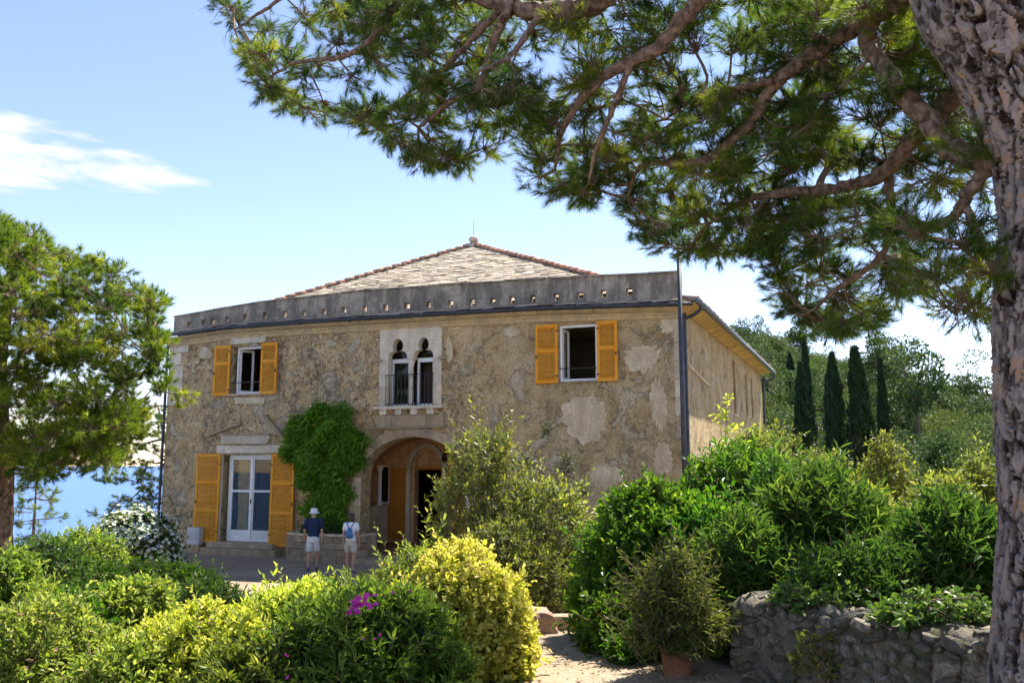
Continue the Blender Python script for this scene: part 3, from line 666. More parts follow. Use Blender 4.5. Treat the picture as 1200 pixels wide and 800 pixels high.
g = MB(); g.tube(spline([(.58, V_MAX + .1, 7.36), (.55, V_MAX + .1, 7.1), (.2, V_MAX + .05, 6.9), (.12, V_MAX - .1, 6.5), (.12, V_MAX - .1, .2)], 5), .05, 8); g.build('downpipe', M['gutter'], villa, True)
g = MB(); g.tube(spline([(-18.75, -.4, 7.45), (-18.75, -.35, 7.2), (-18.5, -.1, 6.95), (-18.52, -.06, 6.7), (-18.5, -.06, .2)], 5), .05, 8); g.build('downpipe', M['gutter'], villa, True)
for z in (6.2, 4.4, 2.6): g = MB(); g.tube([(.13, -.1, z - .03), (.13, -.1, z + .03)], .062, 10); g.build('pipe_clip', M['gutter'], dp)

# side windows
for (a, b, c, d) in SW:
    wn_ = MB(); wn_.box(-.30, -.24, a, b, c, c + .07); wn_.box(-.30, -.24, a, b, d - .07, d); wn_.box(-.30, -.24, a, a + .06, c + .07, d - .07); wn_.box(-.30, -.24, b - .06, b, c + .07, d - .07); wn_ = wn_.build('window', M['ochre'], villa)
    g = MB(); g.box(-.275, -.265, a + .06, b - .06, c + .07, d - .07); g.build('pane', M['glass_loggia'], wn_)
    g = MB(); g.box(-.1, .05, a - .06, b + .06, c - .08, c - .01); g.build('sill', M['limestone'], wn_)
for (y0, z0, y1, z1) in ((.9, 5.75, 4.2, 5.45),):
    g = MB(); g.add([(.0, y0, z0), (.05, y0, z0), (.0, y1, z1), (.05, y1, z1), (0, y0, z0 + .08), (.04, y0, z0 + .08), (0, y1, z1 + .08), (.04, y1, z1 + .08)], quads=BOXQ); g.build('string_course', M['scab'], villa)

# shutters: frame with louvre slats; hinge side given by sign
slat_cache = {}
def shutter(u0, u1, z0, z1, panels, y=-.05, ang=0.0, hinge=None, dark=False):
    w = abs(u0 - u1); x0, x1 = -max(u0, u1), -min(u0, u1)
    piv = x0 if hinge == 'L' else x1
    root_m = Matrix.Translation((piv, y, 0)) @ Matrix.Rotation(ang, 4, 'Z')
    st, ra, th = .085, .11, .042
    g = MB(); a, b = x0 - piv, x1 - piv
    g.box(a, a + st, -th, 0, z0, z1); g.box(b - st, b, -th, 0, z0, z1)
    zs = [z0 + (z1 - z0) * f for f in panels]
    for i, zz in enumerate(zs):
        h = ra if 0 < i < len(zs) - 1 else ra * .9
        lo = zz - (0 if i == 0 else (h if i == len(zs) - 1 else h / 2)); g.box(a + st + .0005, b - st - .0005, -th + .001, -.001, lo, lo + h)
    sh = g.build('shutter', M['ochre'], villa); sh.matrix_local = root_m
    key = round(w, 2)
    if key not in slat_cache:
        q = MB(); c, s = math.cos(.75), math.sin(.75); L = w - 2 * st - .002
        prof = [(-.028, -.004), (.028, -.004), (.028, .004), (-.028, .004)]
        V = [(x, -th / 2 + p * c * .55 - r * s, p * s + r * c) for x in (-L / 2, L / 2) for p, r in prof]
        q.add(V, quads=[(0, 1, 5, 4), (1, 2, 6, 5), (2, 3, 7, 6), (3, 0, 4, 7), (0, 3, 2, 1), (4, 5, 6, 7)]); slat_cache[key] = q.mesh('slat', M['ochre'])
    for i in range(len(zs) - 1):
        lo = zs[i] + (ra * .9 if i == 0 else ra / 2); hi = zs[i + 1] - (ra * .9 if i == len(zs) - 2 else ra / 2); n = max(3, int((hi - lo) / .062))
        for k in range(n):
            link('slat', slat_cache[key], sh, ((a + b) / 2, 0, lo + (k + .5) * (hi - lo) / n))
    hx_ = a + .03 if hinge == 'L' else b - .03
    for f in (.12, .88):
        q = MB(); zz = z0 + (z1 - z0) * f; q.box(hx_ - .045, hx_ + .045, -th - .008, -th + .002, zz - .02, zz + .02); q.build('hinge', M['iron'], sh)
    q = MB(); ox = b - .04 if hinge == 'L' else a + .04; zz = z0 + (z1 - z0) * .45; q.box(ox - .015, ox + .015, -th - .03, -th + .002, zz - .05, zz + .05); q.build('latch', M['iron'], sh)
    return sh
shutter(16.33, 15.66, 5.33, 7.08, (0, .64, 1), hinge='R', ang=.06)
shutter(14.34, 13.62, 5.33, 7.08, (0, .64, 1), hinge='L', ang=-.10)
shutter(4.32, 3.62, 5.33, 7.08, (0, .55, 1), hinge='R', ang=.03)
shutter(2.42, 1.80, 5.33, 7.08, (0, .55, 1), hinge='L', ang=-.05)
shutter(16.86, 15.87, .38, 3.34, (0, .36, .68, 1), hinge='R', ang=.05)
shutter(13.74, 12.76, .34, 3.34, (0, .36, .68, 1), hinge='L', ang=-.06)

def frame_rect(mb, x0, x1, y0, y1, z0, z1, t):
    mb.box(x0, x1, y0, y1, z0, z0 + t); mb.box(x0, x1, y0, y1, z1 - t, z1); mb.box(x0, x0 + t, y0, y1, z0 + t, z1 - t); mb.box(x1 - t, x1, y0, y1, z0 + t, z1 - t)
# upper left window: one leaf closed, the other swung inwards
x0, x1, z0, z1 = -W1[0] + .12, -W1[1], W1[2], W1[3]
g = MB(); frame_rect(g, x0, x1, .16, .24, z0, z1, .075); win = g.build('window', M['white'], villa)
def sash(parent, w, h, x, y, z, ang, side=1):
    g = MB(); xx0, xx1 = (0, w) if side > 0 else (-w, 0); frame_rect(g, xx0, xx1, 0, .05, 0, h, .07); s = g.build('sash', M['white'], parent)
    s.matrix_local = Matrix.Translation((x, y, z)) @ Matrix.Rotation(ang, 4, 'Z')
    return s, xx0 + .07, xx1 - .07
s1, a, b = sash(win, .5, z1 - z0 - .15, x0 + .075, .20, z0 + .075, 1.0)
g = MB(); g.box(a, b, .022, .028, .07, z1 - z0 - .22); g.build('pane', M['glass'], win).matrix_local = s1.matrix_local.copy()
g = MB(); g.box(-W1[0] - .12, -W1[1] + .1, -.10, .16, z0 - .06, z0 - .004); g.build('sill', M['rubble'], win)
g = MB(); g.box(-W1[0] + .01, -W1[1] - .02, .03, .05, z0 + .38, z0 + .405); g.build('safety_bar', M['iron'], win)
g = MB(); g.box(-W1[0] - .02, -W1[1] + .12, -.055, .05, 7.12, 7.34, .008); g.build('lintel_stone', M['limestone'], win)
g = MB(); g.prism([(-15.4, 5.05), (-14.2, 5.0), (-14.15, 5.22), (-15.45, 5.26)], [], -.035, .04); g.build('apron_stone', M['scab'], win)
# upper right window: both leaves thrown open into the dark room
x0, x1, z0, z1 = -W2[0], -W2[1], W2[2], W2[3]
g = MB(); frame_rect(g, x0, x1, .04, .13, z0, z1, .06); win = g.build('window', M['white'], villa)
for side, xx, an in ((1, x0 + .06, 1.5), (-1, x1 - .06, -1.5)): sash(win, .5, z1 - z0 - .14, xx, .12, z0 + .07, an, side)
g = MB(); g.box(-W2[0] - .1, -W2[1] + .1, -.08, .035, z0 - .06, z0 - .004); g.build('sill', M['rubble'], win)
g = MB(); g.box(x0, x1, .01, .03, z0 + .36, z0 + .385); g.build('safety_bar', M['iron'], win)
# french door
x0, x1, z0, z1 = -DR[0] + .02, -DR[1] - .0, DR[2] + .06, DR[3]
g = MB(); frame_rect(g, x0 + .12, x1, .20, .29, z0, z1, .07); g.box((x0 + .12 + x1) / 2 - .03, (x0 + .12 + x1) / 2 + .03, .185, .20, z0 + .07, z1 - .07); door = g.build('french_door', M['white'], villa)
xm = (x0 + .12 + x1) / 2
for a, b in ((x0 + .19, xm - .002), (xm + .002, x1 - .07)):
    g = MB(); za, zb = z0 + .072, z1 - .072; frame_rect(g, a, b, .205, .265, za, zb, .085); g.box(a + .085, b - .085, .206, .264, za + .085, za + .30); g.box(a + .085, b - .085, .206, .264, za + 1.56, za + 1.63); lf = g.build('door_leaf', M['white'], door)
    for q0, q1 in ((za + .30, za + 1.56), (za + 1.63, zb - .085)):
        q = MB(); q.box(a + .085, b - .085, .232, .238, q0, q1); q.build('pane', M['glass'], door)
g = MB(); g.box(xm - .012, xm + .012, .16, .185, z0 + 1.25, z0 + 1.40); g.build('door_handle', M['iron'], door)
g = MB(); g.box(-16.15, -13.45, -.28, .195, .24, DR[2] + .05, .006); g.build('threshold', M['rubble'], door)
g = MB(); g.box(-16.3, -13.2, -.42, -.004, -.06, .235, .012); g.build('step', M['rubble'], door)
g = MB(); g.box(-16.1, -13.45, -.035, .05, 3.36, 3.62, .008); g.build('lintel_stone', M['limestone'], door)
g = MB(); g.box(-15.98, -15.85, -.03, .05, .38, 3.35, .004); g.build('jamb_stone', M['limestone'], door)
g = MB(); nx = 28; V = []; Q = []
for i in range(nx + 1):
    for zz in (.5, 1.4, 2.3, 3.25):
        xx = -15.5 + .52 * i / nx; pinch = 1 - .25 * (abs(zz - 1.4) < .2); V.append((-15.24 + (xx + 15.24) * pinch, .42 + .035 * math.sin(i * 1.35), zz))
for i in range(nx):
    for k in range(3): Q.append((i * 4 + k, i * 4 + k + 1, i * 4 + k + 5, i * 4 + k + 4))
g.add(V, None, Q); g.build('curtain', M['curtain'], door, True, fix=False)
# remains of the pediment over the french door
def strip(pts, w, d, name, mat, tilt=0):
    (ua, za), (ub, zb) = pts; dx, dz = -(ub - ua), zb - za; L = math.hypot(dx, dz); nx_, nz_ = -dz / L * w / 2, dx / L * w / 2
    g = MB(); g.prism([(-ua + nx_, za + nz_), (-ua - nx_, za - nz_), (-ub - nx_, zb - nz_), (-ub + nx_, zb + nz_)], [], -d, .04); return g.build(name, mat, villa)
strip([(16.48, 3.98), (15.1, 4.36)], .07, .11, 'pediment_moulding', M['rubble'])
strip([(14.1, 4.62), (13.28, 3.86)], .07, .11, 'pediment_moulding', M['rubble'])
g = MB(); g.prism([(-15.85, 3.68), (-13.95, 3.66), (-13.82, 3.88), (-13.85, 3.95), (-15.9, 3.98)], [], -.12, .04); g.build('pediment_ledge', M['limestone'], villa)
g = MB(); g.prism([(-15.9, 3.99), (-13.8, 3.955), (-13.8, 4.0), (-15.92, 4.035)], [], -.17, .03); g.build('pediment_moulding', M['rubble'], villa)

# twin trefoil window with its stone frame
def trefoil(cx, w, z0, zs, n=10):
    """light with a trefoil head: two small lobes and a tall one"""
    h = w / 2; pts = [(cx - h, z0), (cx + h, z0), (cx + h, zs)]
    r1 = h * .62
    for k in range(n + 1):                       # right lobe
        a = -.25 + (math.pi * .62 + .25) * k / n; pts.append((cx + h - r1 + r1 * math.cos(a) + .01, zs + .05 + r1 * math.sin(a) * 1.05))
    ct = zs + .42; r2 = h * .56
    for k in range(n + 1):
        a = -.55 + (math.pi + 1.1) * k / n; pts.append((cx + r2 * math.cos(a), ct + r2 * 1.25 * math.sin(a)))
    for k in range(n + 1):
        a = math.pi * .38 + (math.pi * .62 + .25) * k / n; pts.append((cx - h + r1 + r1 * math.cos(a) - .01, zs + .05 + r1 * math.sin(a) * 1.05))
    pts.append((cx - h, zs)); return pts
tw = empty('twin_window'); tw.parent = villa
cl, cr, lw = -9.02, -8.10, .68
zs = 6.28
for nm, cx, xa, xb in (('tracery', cl, -9.68, -8.561), ('tracery', cr, -8.559, -7.46)):
    lo = zs - .02
    t_ = trefoil(cx, lw, lo - .02, zs)
    head = [p for p in t_[2:]]
    poly = [(xa, lo), (head[-1][0], lo)] + head[::-1][0:] + [(head[0][0], lo), (xb, lo), (xb, 7.30), (xa, 7.30)]
    g = MB(); g.prism(poly, [], -.05, .2); g.build(nm, M['limestone'], tw)
for xa, xb in ((-9.68, cl - lw / 2), (cr + lw / 2, -7.46)):
    zz = 4.80
    for h in (.62, .70, .138):
        g = MB(); g.box(xa, xb, -.048 - random.uniform(0, .006), .2, zz + .004, zz + h, .003); g.build('jamb_stone', M['limestone'], tw); zz += h
g = MB(); g.lathe([(.10, 0), (.10, .06), (.07, .10), (.062, .5), (.06, 1.25), (.075, 1.29), (.10, 1.38), (.115, 1.44)], 12, (-8.56, .06, 4.81)); g.build('colonnette', M['limestone'], tw, True)
g = MB(); g.box(-9.82, -7.36, -.16, .2, 4.70, 4.795, .006); g.build('sill', M['limestone'], tw)
for k in range(4): g = MB(); a = -9.6 + k * .56; g.box(a, a + .22, -.12, .04, 4.52, 4.70, .008); g.build('corbel', M['limestone'], tw)
for k in range(4): g = MB(); a = -9.78 + k * .605; g.box(a + .004, a + .60, -.07, .04, 4.16, 4.50, .004); g.build('frieze_stone', M['rubble'], tw)
g = MB(); g.box(-9.85, -7.32, -.13, .04, 4.10, 4.155); g.build('moulding', M['rubble'], tw)
for s in (-9.72, -7.42): g = MB(); g.box(s - .13, s + .13, -.12, .0, 6.22, 6.30); g.build('impost', M['rubble'], tw)
for cx, op in ((cl, 0), (cr, 1)):
    g = MB(); frame_rect(g, cx - lw / 2, cx + lw / 2, .22, .29, 4.81, zs - .03, .06); g.box(cx - lw / 2, cx + lw / 2, .22, .29, zs - .03, zs + .04); wf = g.build('window_frame', M['white'], tw)
    g = MB(); g.box(cx - lw / 2 + .06, cx + lw / 2 - .06, .25, .256, 4.87, zs - .09); (g.build('pane', M['glass'], tw) if not op else None)
    g = MB(); g.prism(trefoil(cx, lw - .02, zs + .041, zs + .05), [], .25, .256); g.build('pane', M['glass'], tw)
g = MB(); g.box(cl + lw / 2 - .10, cl + lw / 2 + .0, .24, .30, 4.9, 6.2); g.build('sash', M['white'], tw)
g = MB(); g.box(cr - .36, cr + .36, .75, .82, 4.2, 6.5); g.build('inner_door', M['darkwood'], tw)
rail = MB(); rail.tube([(-9.45, -.10, 5.78), (-7.70, -.10, 5.78)], .014, 6); rail.tube([(-9.42, -.10, 4.86), (-7.72, -.10, 4.86)], .012, 6); rail = rail.build('railing', M['iron'], tw)
bar = MB(); bar.tube([(0, 0, 4.80), (0, 0, 5.78)], .011, 6); bar_me = bar.mesh('baluster', M['iron'])
for k in range(13): link('baluster', bar_me, tw, (-9.40 + k * .139, -.10, 0))

# entrance arch with a deep vault and the loggia behind it
al = arch_loop(*ARCH, n=26)[1:]
def ring(u0, u1, zs_, rise, w):
    o = arch_loop(u0 + w, u1 - w, 0, zs_, rise + w, 26)[2:]; i = arch_loop(u0, u1, 0, zs_, rise, 26)[2:]; return o, i
o_, i_ = ring(10.28, 6.62, 2.55, 1.28, .30)
for k in range(0, 26, 2):
    g = MB(); g.prism([o_[k], o_[k + 1], o_[k + 2], i_[k + 2], i_[k + 1], i_[k]], [], -.03 - random.uniform(0, .008), .02); g.build('voussoir', M['rubble'], villa)
for xa, xb in ((-10.56, -10.285), (-6.615, -6.35)):
    zz = .02
    for h in (.55, .62, .5, .6, .27):
        g = MB(); g.box(xa, xb, -.03 - random.uniform(0, .01), .03, zz + .006, zz + h, .006); g.build('jamb_stone', M['rubble'] if zz < 1.2 else M['limestone'], villa); zz += h
g = MB()
iu = arch_loop(*ARCH, n=26); iv = arch_loop(10.35, 6.55, -.05, 2.52, 1.24, n=26)
V = [(x, .03, z) for x, z in iu[1:]] + [(x, .551, z) for x, z in iu[1:]]   # lining of the vault
lg = MB()
n = len(iu) - 2
# loggia: side walls, vault, back wall with a narrower arched doorway
xa, xb, yb = -11.65, -6.3, 3.0
back = [(xa, .3), (xb, .3), (xb, 3.94), (xa, 3.94)]
INNER = arch_loop(10.02, 8.98, .31, 2.86, .62, 16)
lg.prism(back, [INNER, rectl(11.50, 11.02, 1.62, 2.95)], yb, yb + .3); lg.build('loggia_wall', M['loggia'], villa)
g = MB(); g.box(xa - .15, xa, .56, yb + .3, .3, 3.94); g.build('loggia_wall', M['loggia'], villa)
g = MB(); g.box(xb, xb + .15, .56, yb + .3, .3, 3.94); g.build('loggia_wall', M['loggia'], villa)
vl = arch_loop(11.64, 6.31, .3, 2.7, 1.2, 26)
g = MB(); VV = [(x, y, z) for y in (.56, yb - .001) for x, z in vl[2:]]; m_ = len(vl) - 2
g.add(VV, None, [(k, k + 1, m_ + k + 1, m_ + k) for k in range(m_ - 1)]); g.build('vault', M['loggia'], villa, True)
# transverse arch in front of the doorway
ot, it = ring(10.12, 8.88, 2.75, .80, .16)
g = MB(); g.prism(ot + it[::-1], [], yb - .14, yb + .01); g.build('door_arch', M['limestone'], villa)
for q in (-10.28, -8.88): g = MB(); g.box(q, q + .16, yb - .14, yb + .01, .3, 2.76); g.build('door_jamb', M['limestone'], villa)
for (a, b, an) in ((-10.95, -10.30, .0), (-8.70, -7.75, .0)):
    g = MB(); frame_rect(g, a, b, yb - .10, yb - .045, .42, 2.84, .10); g.box(a + .1, b - .1, yb - .098, yb - .05, 1.5, 1.64); dl_ = g.build('door_leaf', M['door_ochre'], villa)
    for q0, q1 in ((.52, 1.5), (1.64, 2.74)):
        q = MB(); q.box(a + .1, b - .1, yb - .085, yb - .06, q0, q1); q.build('panel', M['door_ochre'], dl_)
g = MB(); g.box(-10.02, -8.98, yb + .12, yb + .22, 2.80, 2.88); g.build('transom', M['door_ochre'], villa)
g = MB(); g.prism(arch_loop(10.01, 8.99, 2.881, 2.882, .60, 16), [], yb + .15, yb + .18); g.build('tympanum', M['loggia'], villa)
g = MB(); frame_rect(g, -11.50, -11.02, yb + .02, yb + .1, 1.62, 2.95, .06); wl = g.build('window', M['white'], villa); q = MB(); q.box(-11.44, -11.08, yb + .05, yb + .06, 1.68, 2.89); q.build('pane', M['glass_loggia'], wl)
g = MB(); g.lathe([(.10, 0), (.10, .05), (.065, .1), (.06, 1.15), (.075, 1.2), (.12, 1.32), (.13, 1.36), (.0, 1.37)], 12, (-11.18, 2.62, 1.58)); g.build('column', M['white'], villa, True)
g = MB(); g.box(-11.45, -10.97, 2.45, 2.85, .31, 1.57); g.build('column_pedestal', M['scab'], villa)
g = MB(); g.tube(spline([(-8.72, yb - .01, 3.35), (-8.72, yb - .2, 3.45), (-8.72, yb - .3, 3.36)], 4), .015, 6); g.lathe([(.02, .12), (.06, .05), (.10, -.12), (.06, -.2), (.0, -.22)], 8, (-8.72, yb - .3, 3.28)); g.build('wall_lantern', M['iron'], villa)
pts = [(-11.0, .56), (-5.9, .56)] + [(-8.45 + 2.55 * math.cos(a), .0 - 1.15 * math.sin(a)) for a in np.linspace(.0, math.pi, 24)]
g = MB(); n = len(pts); V = [(x, y, .0) for x, y in pts] + [(x, y, .16) for x, y in pts]; tr = tessellate_polygon([[Vector((x, y, 0)) for x, y in pts]])
g.add(V, [t for t in tr] + [tuple(i + n for i in t) for t in tr], [(i, (i + 1) % n, (i + 1) % n + n, i + n) for i in range(n)]); g.build('entrance_step', M['rubble'], villa)
g = MB(); g.box(-16.98, -16.46, -.28, -.06, .30, .86, .0); g.box(-16.94, -16.5, -.30, -.279, .34, .82); 
mb_ = g.build('utility_box', M['meter'], None); mb_.location = HOUSE_O; mb_.rotation_euler = (0, 0, HOUSE_RZ); tag(mb_, 'small pale grey utility box at the foot of the wall beside the left shutter', 'utility box')
q = MB(); q.box(-16.9, -16.54, -.31, -.301, .44, .72); q.tube([(-16.72, -.17, .30), (-16.72, -.17, -.02)], .03, 6); q.build('cover', M['meter'], mb_)
q = MB(); q.box(-16.95, -16.49, -.26, -.07, -.1, .30, .01); q.build('plinth', M['rubble'], mb_)

# ------------------------------------------------------------------ pole at the corner, planter, stones, garden wall
def H(u, v, z):
    """villa coordinates to the place"""
    return np.array([HOUSE_O[0] - u * HX[0] + v * HY[0], HOUSE_O[1] - u * HX[1] + v * HY[1], z])
p = H(-.12, -.62, 0); p[2] = ground_z(p[0], p[1])
pole = MB(); pole.tube([p - [0, 0, .3], p + [0, 0, 4.5], [p[0], p[1], 8.95]], [.07, .065, .055], 10); pole = pole.build('pole', M['gutter'], None, True)
tag(pole, 'tall dark metal pole standing in front of the near corner of the villa', 'pole')
g = MB(); g.lathe([(.07, 0), (.07, .05), (.0, .07)], 10, (p[0], p[1], 8.95)); g.build('cap', M['gutter'], pole)
g = MB(); g.lathe([(.12, -.05), (.12, .12), (.075, .16)], 12, tuple(p)); g.build('base_collar', M['gutter'], pole)

pl = empty('planter', tuple(H(11.2, 0, 0)), HOUSE_RZ); tag(pl, 'curved stone planter at the foot of the climbing plant', 'planter')
arc = [(-1.3, -.01), (-1.32, -.5)] + [(-1.3 + .35 * (1 - math.cos(a)), -.55 - .48 * math.sin(a)) for a in np.linspace(0, 1.45, 6)] + [(-.3, -1.05), (.3, -1.06), (.8, -1.0)] + [(.95 + .55 * math.sin(a), -.46 - .5 * math.cos(a)) for a in np.linspace(.1, 1.5, 6)] + [(1.52, -.01)]
AP2 = spline([(x, y, 0) for x, y in arc], 4); seg = np.linalg.norm(np.diff(AP2, axis=0), axis=1); cum = np.concatenate([[0], np.cumsum(seg)])
def on_arc(s): return np.array([np.interp(s, cum, AP2[:, k]) for k in range(3)])
for row in range(4):
    s = -.15 * (row % 2); h = .2
    while s < cum[-1] - .05:
        w = random.uniform(.26, .48); a, b = max(s, 0), min(s + w, cum[-1]); s += w
        if b - a < .06: continue
        g = MB(); V = []
        pa, pb = on_arc(a + .006), on_arc(b - .006); t_ = nrm(pb - pa); n_ = np.array([t_[1], -t_[0], 0]); e = random.uniform(-.012, .018)
        for zz in (row * h + .006, row * h + h - .006):
            for q, pp in ((1, pa), (0, pa), (1, pb), (0, pb)): V.append(pp + n_ * (e if q else -.2) + [0, 0, zz])
        V = np.array(V); V = V[[0, 2, 1, 3, 4, 6, 5, 7]] + RNG.uniform(-.008, .008, (8, 3)); g.add(V, quads=BOXQ); g.build('block', M['red_stone'] if random.random() < .25 else M['rubble'], pl)
s = 0.0
while s < cum[-1] - .05:
    w = min(random.uniform(.5, .8), cum[-1] - s); g = MB(); pa, pb = on_arc(s + .005), on_arc(s + w - .005); t_ = nrm(pb - pa); n_ = np.array([t_[1], -t_[0], 0])
    V = np.array([pp + n_ * o + [0, 0, zz] for zz in (.80, .86) for o in (.04, -.24) for pp in (pa, pb)]); g.add(V, quads=BOXQ); g.build('rim_stone', M['scab'], pl); s += w
q = np.array([on_arc(s) * [.88, .8, 1] for s in np.linspace(0, cum[-1], 30)]); g = MB(); V = [(x, y, .70) for x, y, _ in q] + [(.1, -.3, .74)]; g.add(V, [(i, i + 1, 30) for i in range(29)]); g.build('soil', M['earth'], pl, fix=False)

def rock_mesh(name, mat, seed, sub=2, flat=.75, rough=.22, boxy=.5, flat_=True):
    bm = bmesh.new(); bmesh.ops.create_icosphere(bm, subdivisions=sub, radius=1.0); r = np.random.default_rng(seed); k = r.normal(size=(7, 3)); k = nrm(k); a = r.uniform(.5, 1, 7)
    for v in bm.verts:
        c = np.array(v.co); m = np.max(np.abs(c)); c = c * (1 - boxy) + c / m * boxy * .82
        d = 1.0
        for kk, aa in zip(k, a):
            d = min(d, (1 - rough * aa) / max(1e-3, c @ kk)) if c @ kk > .2 else d
        v.co = Vector(c * min(d, 1.0)) * (1 + r.uniform(-.03, .03))
    me = bpy.data.meshes.new(name); bm.to_mesh(me); bm.free(); me.polygons.foreach_set('use_smooth', np.full(len(me.polygons), not flat_)); me.materials.append(mat); return me
gw_z0 = float(ground_z(WALL_A[0] - .2, WALL_A[1] - .2)) - .15; GW_TOP = 1.76
gwall = empty('garden_wall', (WALL_A[0], WALL_A[1], 0), math.atan2(WD[1], WD[0])); tag(gwall, 'low mossy rubble stone garden wall running behind the big pine trunk', 'wall')
GL = float(np.linalg.norm(WALL_B - WALL_A)) + 1.2; GT = .48      # local x along the wall, local y to the bed (left of direction)
sy = 1 if (np.array([-WD[1], WD[0]]) @ WN) > 0 else -1
g = MB(); nx = 150; V = []; Q = []
prof = [(-.005, gw_z0), (-.01, 1.1), (.0, 1.5), (.03, GW_TOP - .05), (.12, GW_TOP - .01), (.3, GW_TOP + .01), (.42, GW_TOP - .02), (GT, GW_TOP - .08), (GT, gw_z0)]
for i in range(nx + 1):
    for (d, z) in prof: V.append((.03 + i * (GL - .03) / nx, sy * (d + RNG.uniform(-.022, .022)), z + RNG.uniform(-.025, .025) * (z > gw_z0)))
m_ = len(prof)
for i in range(nx):
    for k in range(m_ - 1): Q.append((i * m_ + k, i * m_ + k + 1, (i + 1) * m_ + k + 1, (i + 1) * m_ + k))
T = [(0, k, k + 1) for k in range(1, m_ - 1)]
g.add(V, T, Q); g.build('mortar_core', M['mortar'], gwall, True)
rocks = [rock_mesh('stone', M['wallstone'], 100 + k, 2, rough=.55, boxy=.85) for k in range(12)]
pale_rocks = [rock_mesh('stone', M['limestone'], 130 + k, 2) for k in range(2)]
rust_rocks = [rock_mesh('stone', M['red_stone'], 140 + k, 2) for k in range(2)]
def wall_stone(x, y, z, sx, sy_, sz, face):
    r = random.random(); me = random.choice(rust_rocks if r < .02 else rocks)
    o = link('stone', me, gwall, (x, y, z)); o.scale = (sx, sy_, sz); o.rotation_euler = (random.uniform(-.12, .12), random.uniform(-.5, .5) if face != 't' else random.uniform(-.1, .1), random.uniform(-.12, .12) if face != 't' else random.uniform(0, 6.28))
zrow = gw_z0 + .08; r = 0
while zrow < GW_TOP - .04:
    h = random.uniform(.07, .13); x = .0 + random.uniform(0, .06)
    while x < GL:
        w = random.uniform(.07, .22); hh = h * random.uniform(.75, 1.15)
        if random.random() < .96: wall_stone(x + w / 2, sy * random.uniform(-.02, .015), zrow + h / 2 + random.uniform(-.02, .02), w * .60, random.uniform(.05, .075), hh * .64, 'f')
        x += w
    yy = .06
    while yy < GT - .05:
        w = random.uniform(.1, .2); wall_stone(random.uniform(.0, .03), sy * (yy + w / 2), zrow + h / 2, .06, w * .6, h * .62, 'e'); yy += w
    zrow += h
o = link('stone', rock_mesh('stone', M['red_stone'], 150, 3, rough=.25, boxy=.85), gwall, (.06, sy * .14, 1.28)); o.scale = (.09, .12, .18)
x = .04
while x < GL:
    w = random.uniform(.16, .34)
    for d in (.1, .27, .42):
        if random.random() < .8: wall_stone(x + w / 2, sy * (d + random.uniform(-.03, .03)), GW_TOP + random.uniform(-.025, .005), w * .62, random.uniform(.09, .13), random.uniform(.035, .05), 't')
    x += w
# rough blocks edging the path where it steps down to the villa
for k, (px_, py_, D_, s_, lab, mt) in enumerate([(634, 712, 11.6, (.20, .26, .22), 'reddish squared stone block edging the path beside the golden bush', 'red_stone'), (655, 705, 12.3, (.34, .2, .16), 'low grey brown stone edging the far side of the path by the dark hedge', 'rubble'), (622, 690, 12.9, (.3, .2, .2), 'weathered grey stone block behind the reddish block on the path', 'rubble')]):
    q = at(px_, py_, D_); z = float(ground_z(q[0], q[1])); me = rock_mesh('path_stone', M[mt], 160 + k, 3, boxy=.85, rough=.12); o = link('path_stone', me, None, (q[0], q[1], z + s_[2] * .6), (0, 0, random.uniform(-.4, .4)), s_); tag(o, lab, 'stone')
# loose stones and dry leaves lying on the path
n = 2600; X = RNG.uniform(-3.5, 2.6, n); Y = RNG.uniform(6.5, 22, n); k = path_mask(X, Y); X, Y = X[k], Y[k]; n = len(X); Z = ground_z(X, Y) + .012
base = np.array([[1, 0, 0], [-.5, .87, 0], [-.5, -.87, 0], [.1, .1, .8]]); sc = RNG.uniform(.006, .02, n); an = RNG.uniform(0, 6.28, n)
V = np.stack([X[:, None] + sc[:, None] * (base[None, :, 0] * np.cos(an)[:, None] - base[None, :, 1] * np.sin(an)[:, None]), Y[:, None] + sc[:, None] * (base[None, :, 0] * np.sin(an)[:, None] + base[None, :, 1] * np.cos(an)[:, None]), Z[:, None] + sc[:, None] * base[None, :, 2]], -1).reshape(-1, 3)
T = (np.arange(n)[:, None, None] * 4 + np.array([[0, 1, 3], [1, 2, 3], [2, 0, 3]])[None]).reshape(-1, 3)
tag(link('loose_gravel', np_mesh('loose_gravel', V, T, None, M['rubble'])), 'small loose stones scattered over the path', 'gravel', kind='stuff')

n = 5200; X = RNG.uniform(-4.5, 3.2, n); Y = RNG.uniform(6.0, 23, n); ok_ = path_mask(X, Y) | (RNG.random(n) < .5); X, Y = X[ok_], Y[ok_]; n = len(X); P_ = np.stack([X, Y, ground_z(X, Y) + .03], 1); a_ = RNG.uniform(0, 6.28, n)
V, T, kv = leaves(P_, np.stack([np.cos(a_), np.sin(a_), RNG.normal(0, .15, n)], 1), np.stack([RNG.normal(0, .3, n), RNG.normal(0, .3, n), np.ones(n)], 1), RNG.uniform(.03, .09, n), RNG.uniform(.008, .03, n))
M['litter'] = leaf_mat('dry_leaves', [(0, (.10, .055, .025)), (.5, (.20, .12, .05)), (1, (.30, .21, .10))], .15, .8, 1.0, .1)
tag(link('leaf_litter', np_mesh('leaf_litter', V, T, None, M['litter'], np.repeat(RNG.uniform(0, 1, n), kv))), 'dry fallen leaves strewn over the path', 'leaves', kind='stuff')

